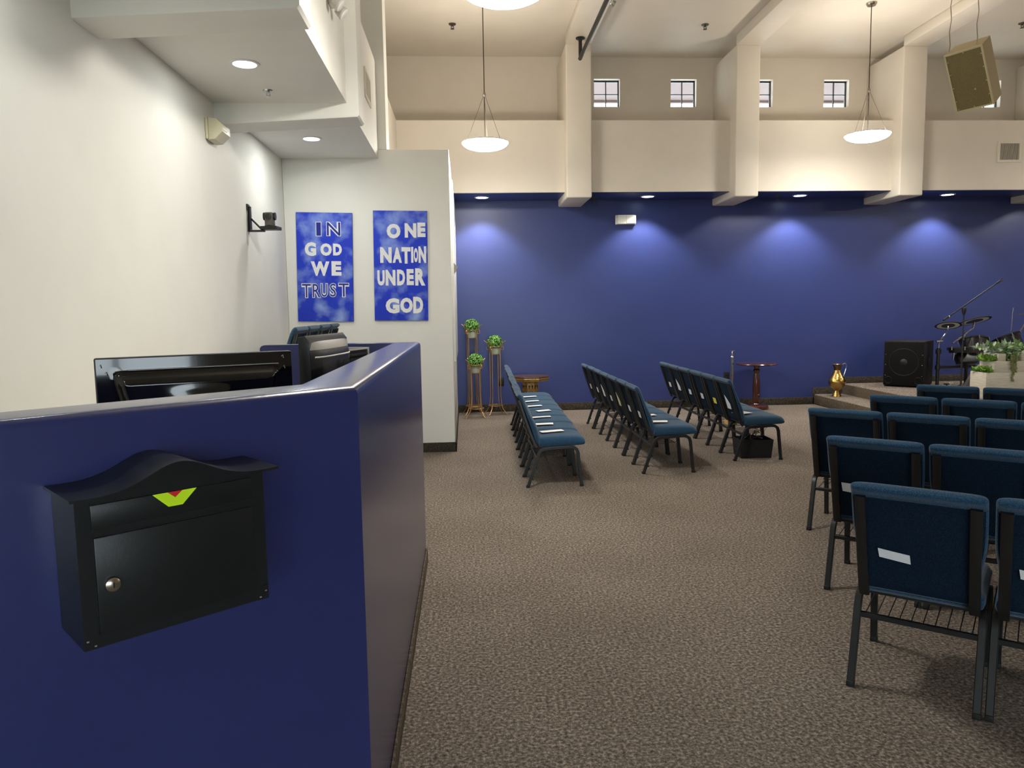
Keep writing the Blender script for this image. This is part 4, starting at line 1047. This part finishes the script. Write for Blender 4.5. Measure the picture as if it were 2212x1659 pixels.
# ------------------------------------------------------------------ electronic drum kit
def drums():
    yk = 9.9
    t = thing('drum_kit', 'black electronic drum kit on the stage behind the white planter', 'drum kit', (6.891, 10.4, .258)); t.scale = (1.0505,)*3
    G = lambda x, z, y=0.: Vector((x-6.56, y, z-.32))
    for x, y in ((6.56, 0.), (7.06, .12), (7.7, .1), (8.2, -.15)):
        zt = .93 if x < 8 else .9
        MB().tube([G(x, .385, y), G(x, zt, y)], .022, 12).build('rack_post', DRUMBLK, t)
        MB().lathe([(0, 0), (.03, 0), (.03, .03), (0, .03)], 12, c=G(x, .38, y)).build('post_foot', GLIDE, t)
    MB().tube([G(6.56, .66), G(7.06, .655, .12), G(7.7, .655, .1), G(8.2, .66, -.15)], .019, 12).build('rack_bar', DRUMBLK, t)
    mb = MB()
    for x, y, z in ((6.56, 0, .88), (6.56, 0, .66), (7.06, .12, .66), (7.06, .12, .86), (7.7, .1, .66)):
        mb.lathe([(0, -.03), (.035, -.03), (.035, .03), (0, .03)], 14, c=G(x, z, y))
    mb.build('rack_clamp', DRUMBLK, t)
    def cymbal(c, r_, tx, ty):
        M = Matrix.Translation(c) @ Matrix.Rotation(tx, 4, 'X') @ Matrix.Rotation(ty, 4, 'Y')
        o = MB().lathe([(0, .022), (.03, .02), (.04, .012), (r_*.95, -.002), (r_, -.008), (r_*.96, -.010), (r_*.5, -.004)], 40, M=M).build('cymbal_pad', RUBBER, t)
        MB().lathe([(r_*.84, -.0105), (r_*.5, -.0075), (r_*.49, -.003)], 40, M=M).build('underside', CYMGREY, o)
        MB().lathe([(r_*.5, -.012), (.0, -.014)], 30, M=M).build('sensor_plate', DRUMBLK, o)
    cymbal(G(6.685, 1.245), .165, R(-19), R(7)); cymbal(G(7.075, 1.30, .02), .21, R(-19), R(-5)); cymbal(G(7.80, 1.40, -.1), .2, R(-4), R(-7))
    def arm(pts, r_=.009): MB().tube(pts, r_, 8).build('cymbal_arm', CHROME, t)
    arm([G(6.56, .9), G(6.565, 1.02), G(6.60, 1.06), G(6.68, 1.16), G(6.685, 1.235)])
    arm([G(6.76, .99), G(6.9, 1.09), G(7.05, 1.20), G(7.075, 1.285, .02)], .011)
    arm([G(7.70, .9, .1), G(7.74, 1.15, 0), G(7.80, 1.385, -.1)], .011)
    mb = MB(); mb.tube([G(6.525, 1.02), G(6.615, 1.025)], .012, 8).tube([G(6.89, 1.07), G(6.93, 1.10)], .017, 8)
    mb.tube([G(7.03, .92, .05), G(7.03, 1.03, .02)], .012, 8).tube([G(6.78, .76), G(6.785, .88)], .012, 8).build('wing_bolt', CHROME, t)
    def pad(c, r_, hgt, tx, ty, nm):
        M = Matrix.Translation(c) @ Matrix.Rotation(tx, 4, 'X') @ Matrix.Rotation(ty, 4, 'Y')
        o = MB().lathe([(0, -hgt), (r_*.9, -hgt), (r_*.96, -.03), (r_*.96, 0), (r_*.8, .002), (0, .003)], 32, M=M).build(nm, DRUMBLK, t)
        MB().lathe([(r_*.95, -.012), (r_*1.02, -.01), (r_*1.03, .008), (r_*.95, .01)], 32, M=M).build('hoop', RUBBER, o)
        mb = MB()
        for kk in range(6):
            a = kk*PI/3+.3; mb.tube([(r_*1.04*math.cos(a), r_*1.04*math.sin(a), -.035), (r_*1.04*math.cos(a), r_*1.04*math.sin(a), .012)], .007, 6, M=M)
        mb.build('lug', CHROME, o)
    pad(G(6.86, .925, -.02), .15, .07, R(-5), R(2), 'drum_pad')
    pad(G(7.17, 1.02, .15), .18, .17, R(-22), R(6), 'tom_pad')
    pad(G(7.60, 1.06, .1), .18, .16, R(-22), R(-14), 'tom_pad')
    pad(G(7.95, .95, -.2), .17, .1, R(10), R(-4), 'snare_pad')
    MB().box(-.14, .14, -.05, .05, -.07, .07, bev=.01, M=Matrix.Translation(G(6.98, .77, .02)) @ Matrix.Rotation(R(-30), 4, 'X')).build('drum_module', BLACKP, t)
    MB().tube([G(7.63, 1.0, .05), G(7.655, 1.47, .05)], .006, 8).build('hi_hat_rod', CHROME, t)
    # pedals
    mb = MB(); mb.box(-.05, .05, -.16, .1, 0, .02, bev=.004, M=Matrix.Translation(G(6.74, .38, -.05))); mb.tube([G(6.70, .39, 0), G(6.70, .43, 0)], .012, 8).tube([G(6.66, .425, 0), G(6.74, .425, 0)], .01, 8); mb.build('kick_pedal', DRUMBLK, t)
    MB().tube([G(6.74, .385, .0), G(6.755, .44, -.01)], .011, 8).tube([G(6.725, .435, -.01), G(6.785, .432, -.01)], .008, 8).build('beater', LGREY, t)
    mb = MB()
    for i in range(5): mb.tube([G(6.56, .387+.001*i, .05), G(6.7+.05*i, .385, .1-.06*i), G(6.95, .386, -.1+.05*i), G(7.06, .39, .12)], .004, 5)
    mb.build('cable', GLIDE, t)
    mb = MB(); mb.prism([(-.1, 0), (.12, 0), (.07, .2), (.02, .21)], -.03, .03, axis='Y', M=Matrix.Translation(G(6.99, .38, -.08))); mb.build('cloth_bag', mat('grey_cloth', (86, 84, 82), .9), t, smooth=False)
drums()

# ------------------------------------------------------------------ white tiered planter
def planter():
    X, Y0, DP = 6.61, 9.0, .30
    t = thing('tiered_planter', 'white wooden tiered planter box on the stage at the right edge', 'planter', (X, Y0, .32))
    W_ = 1.6
    tiers = [(0, W_, 0, .335, 0), (.05, W_-.05, .335, .48, .02), (.105, .26, .48, .575, .035), (.42, W_-.12, .48, .575, .035)]
    for i, (x0, x1, z0, z1, ins) in enumerate(tiers):
        MB().box(x0+(.055 if i == 1 else .05 if i > 1 else 0), x1, ins*.3, DP-ins, z0, z1, bev=.003).build('tier', WHITEWOOD, t)
    # ledges at the left keep their own small planting
    def clump(n, box, lmin, lmax, spread, seed, nm, m):
        rnd = random.Random(seed); mb = MB()
        for i in range(n):
            p = Vector((rnd.uniform(box[0], box[1]), rnd.uniform(box[2], box[3]), rnd.uniform(box[4], box[5])))
            an = rnd.uniform(0, 2*PI); el = rnd.uniform(.2, 1.4)
            d = Vector((math.cos(an)*math.cos(el)*spread, math.sin(an)*math.cos(el)*spread, math.sin(el))).normalized()
            L = rnd.uniform(lmin, lmax); s = d.cross(Vector((rnd.uniform(-1, 1), rnd.uniform(-1, 1), .4))).normalized()*L*rnd.uniform(.16, .34)
            q = p+d*L; mid = p+d*L*.5; q.z -= L*.25*rnd.random()
            mb.poly([p, mid-s, q, mid+s])
        return mb.build(nm, m, t, smooth=False)
    clump(260, (0, .12, .02, .26, .335, .37), .03, .09, 1, 3, 'grass_tuft', GRASSM)
    clump(200, (.06, .16, .02, .26, .47, .52), .03, .09, 1, 4, 'grass_tuft', GRASSM)
    clump(40, (.0, .12, .02, .25, .38, .42), .012, .02, 1, 5, 'small_flowers', FLOWER)
    clump(40, (.05, .16, .02, .25, .53, .58), .012, .02, 1, 6, 'small_flowers', FLOWER)
    clump(420, (.12, W_-.15, .02, .26, .57, .68), .05, .13, 1.3, 8, 'foliage', LEAF2)
    clump(110, (.02, .5, .0, .26, .58, .68), .05, .11, 1.4, 9, 'sage_leaves', LEAF3)
    clump(90, (.27, .42, -.005, .1, .46, .58), .04, .08, 1.0, 10, 'foliage', LEAF2)
    mb = MB(); rnd = random.Random(5)
    for x, ln in ((.34, .34), (.375, .22), (.32, .18)):
        pts = [(x+.006*math.sin(i*1.1), -.014, .56-ln*i/10) for i in range(11)]
        mb.tube(pts, .003, 5)
        for i in range(70):
            u = rnd.random(); p = Vector((x+rnd.uniform(-.014, .014), -.016+rnd.uniform(-.008, .006), .56-ln*u)); L = .012
            mb.poly([p+Vector((-L, 0, 0)), p+Vector((0, -.004, -L)), p+Vector((L, 0, 0)), p+Vector((0, .004, L))])
    mb.build('trailing_vine', mat('vine_leaf', (88, 98, 46), .6, c2=(120, 122, 70), nscale=30), t, smooth=False)
planter()
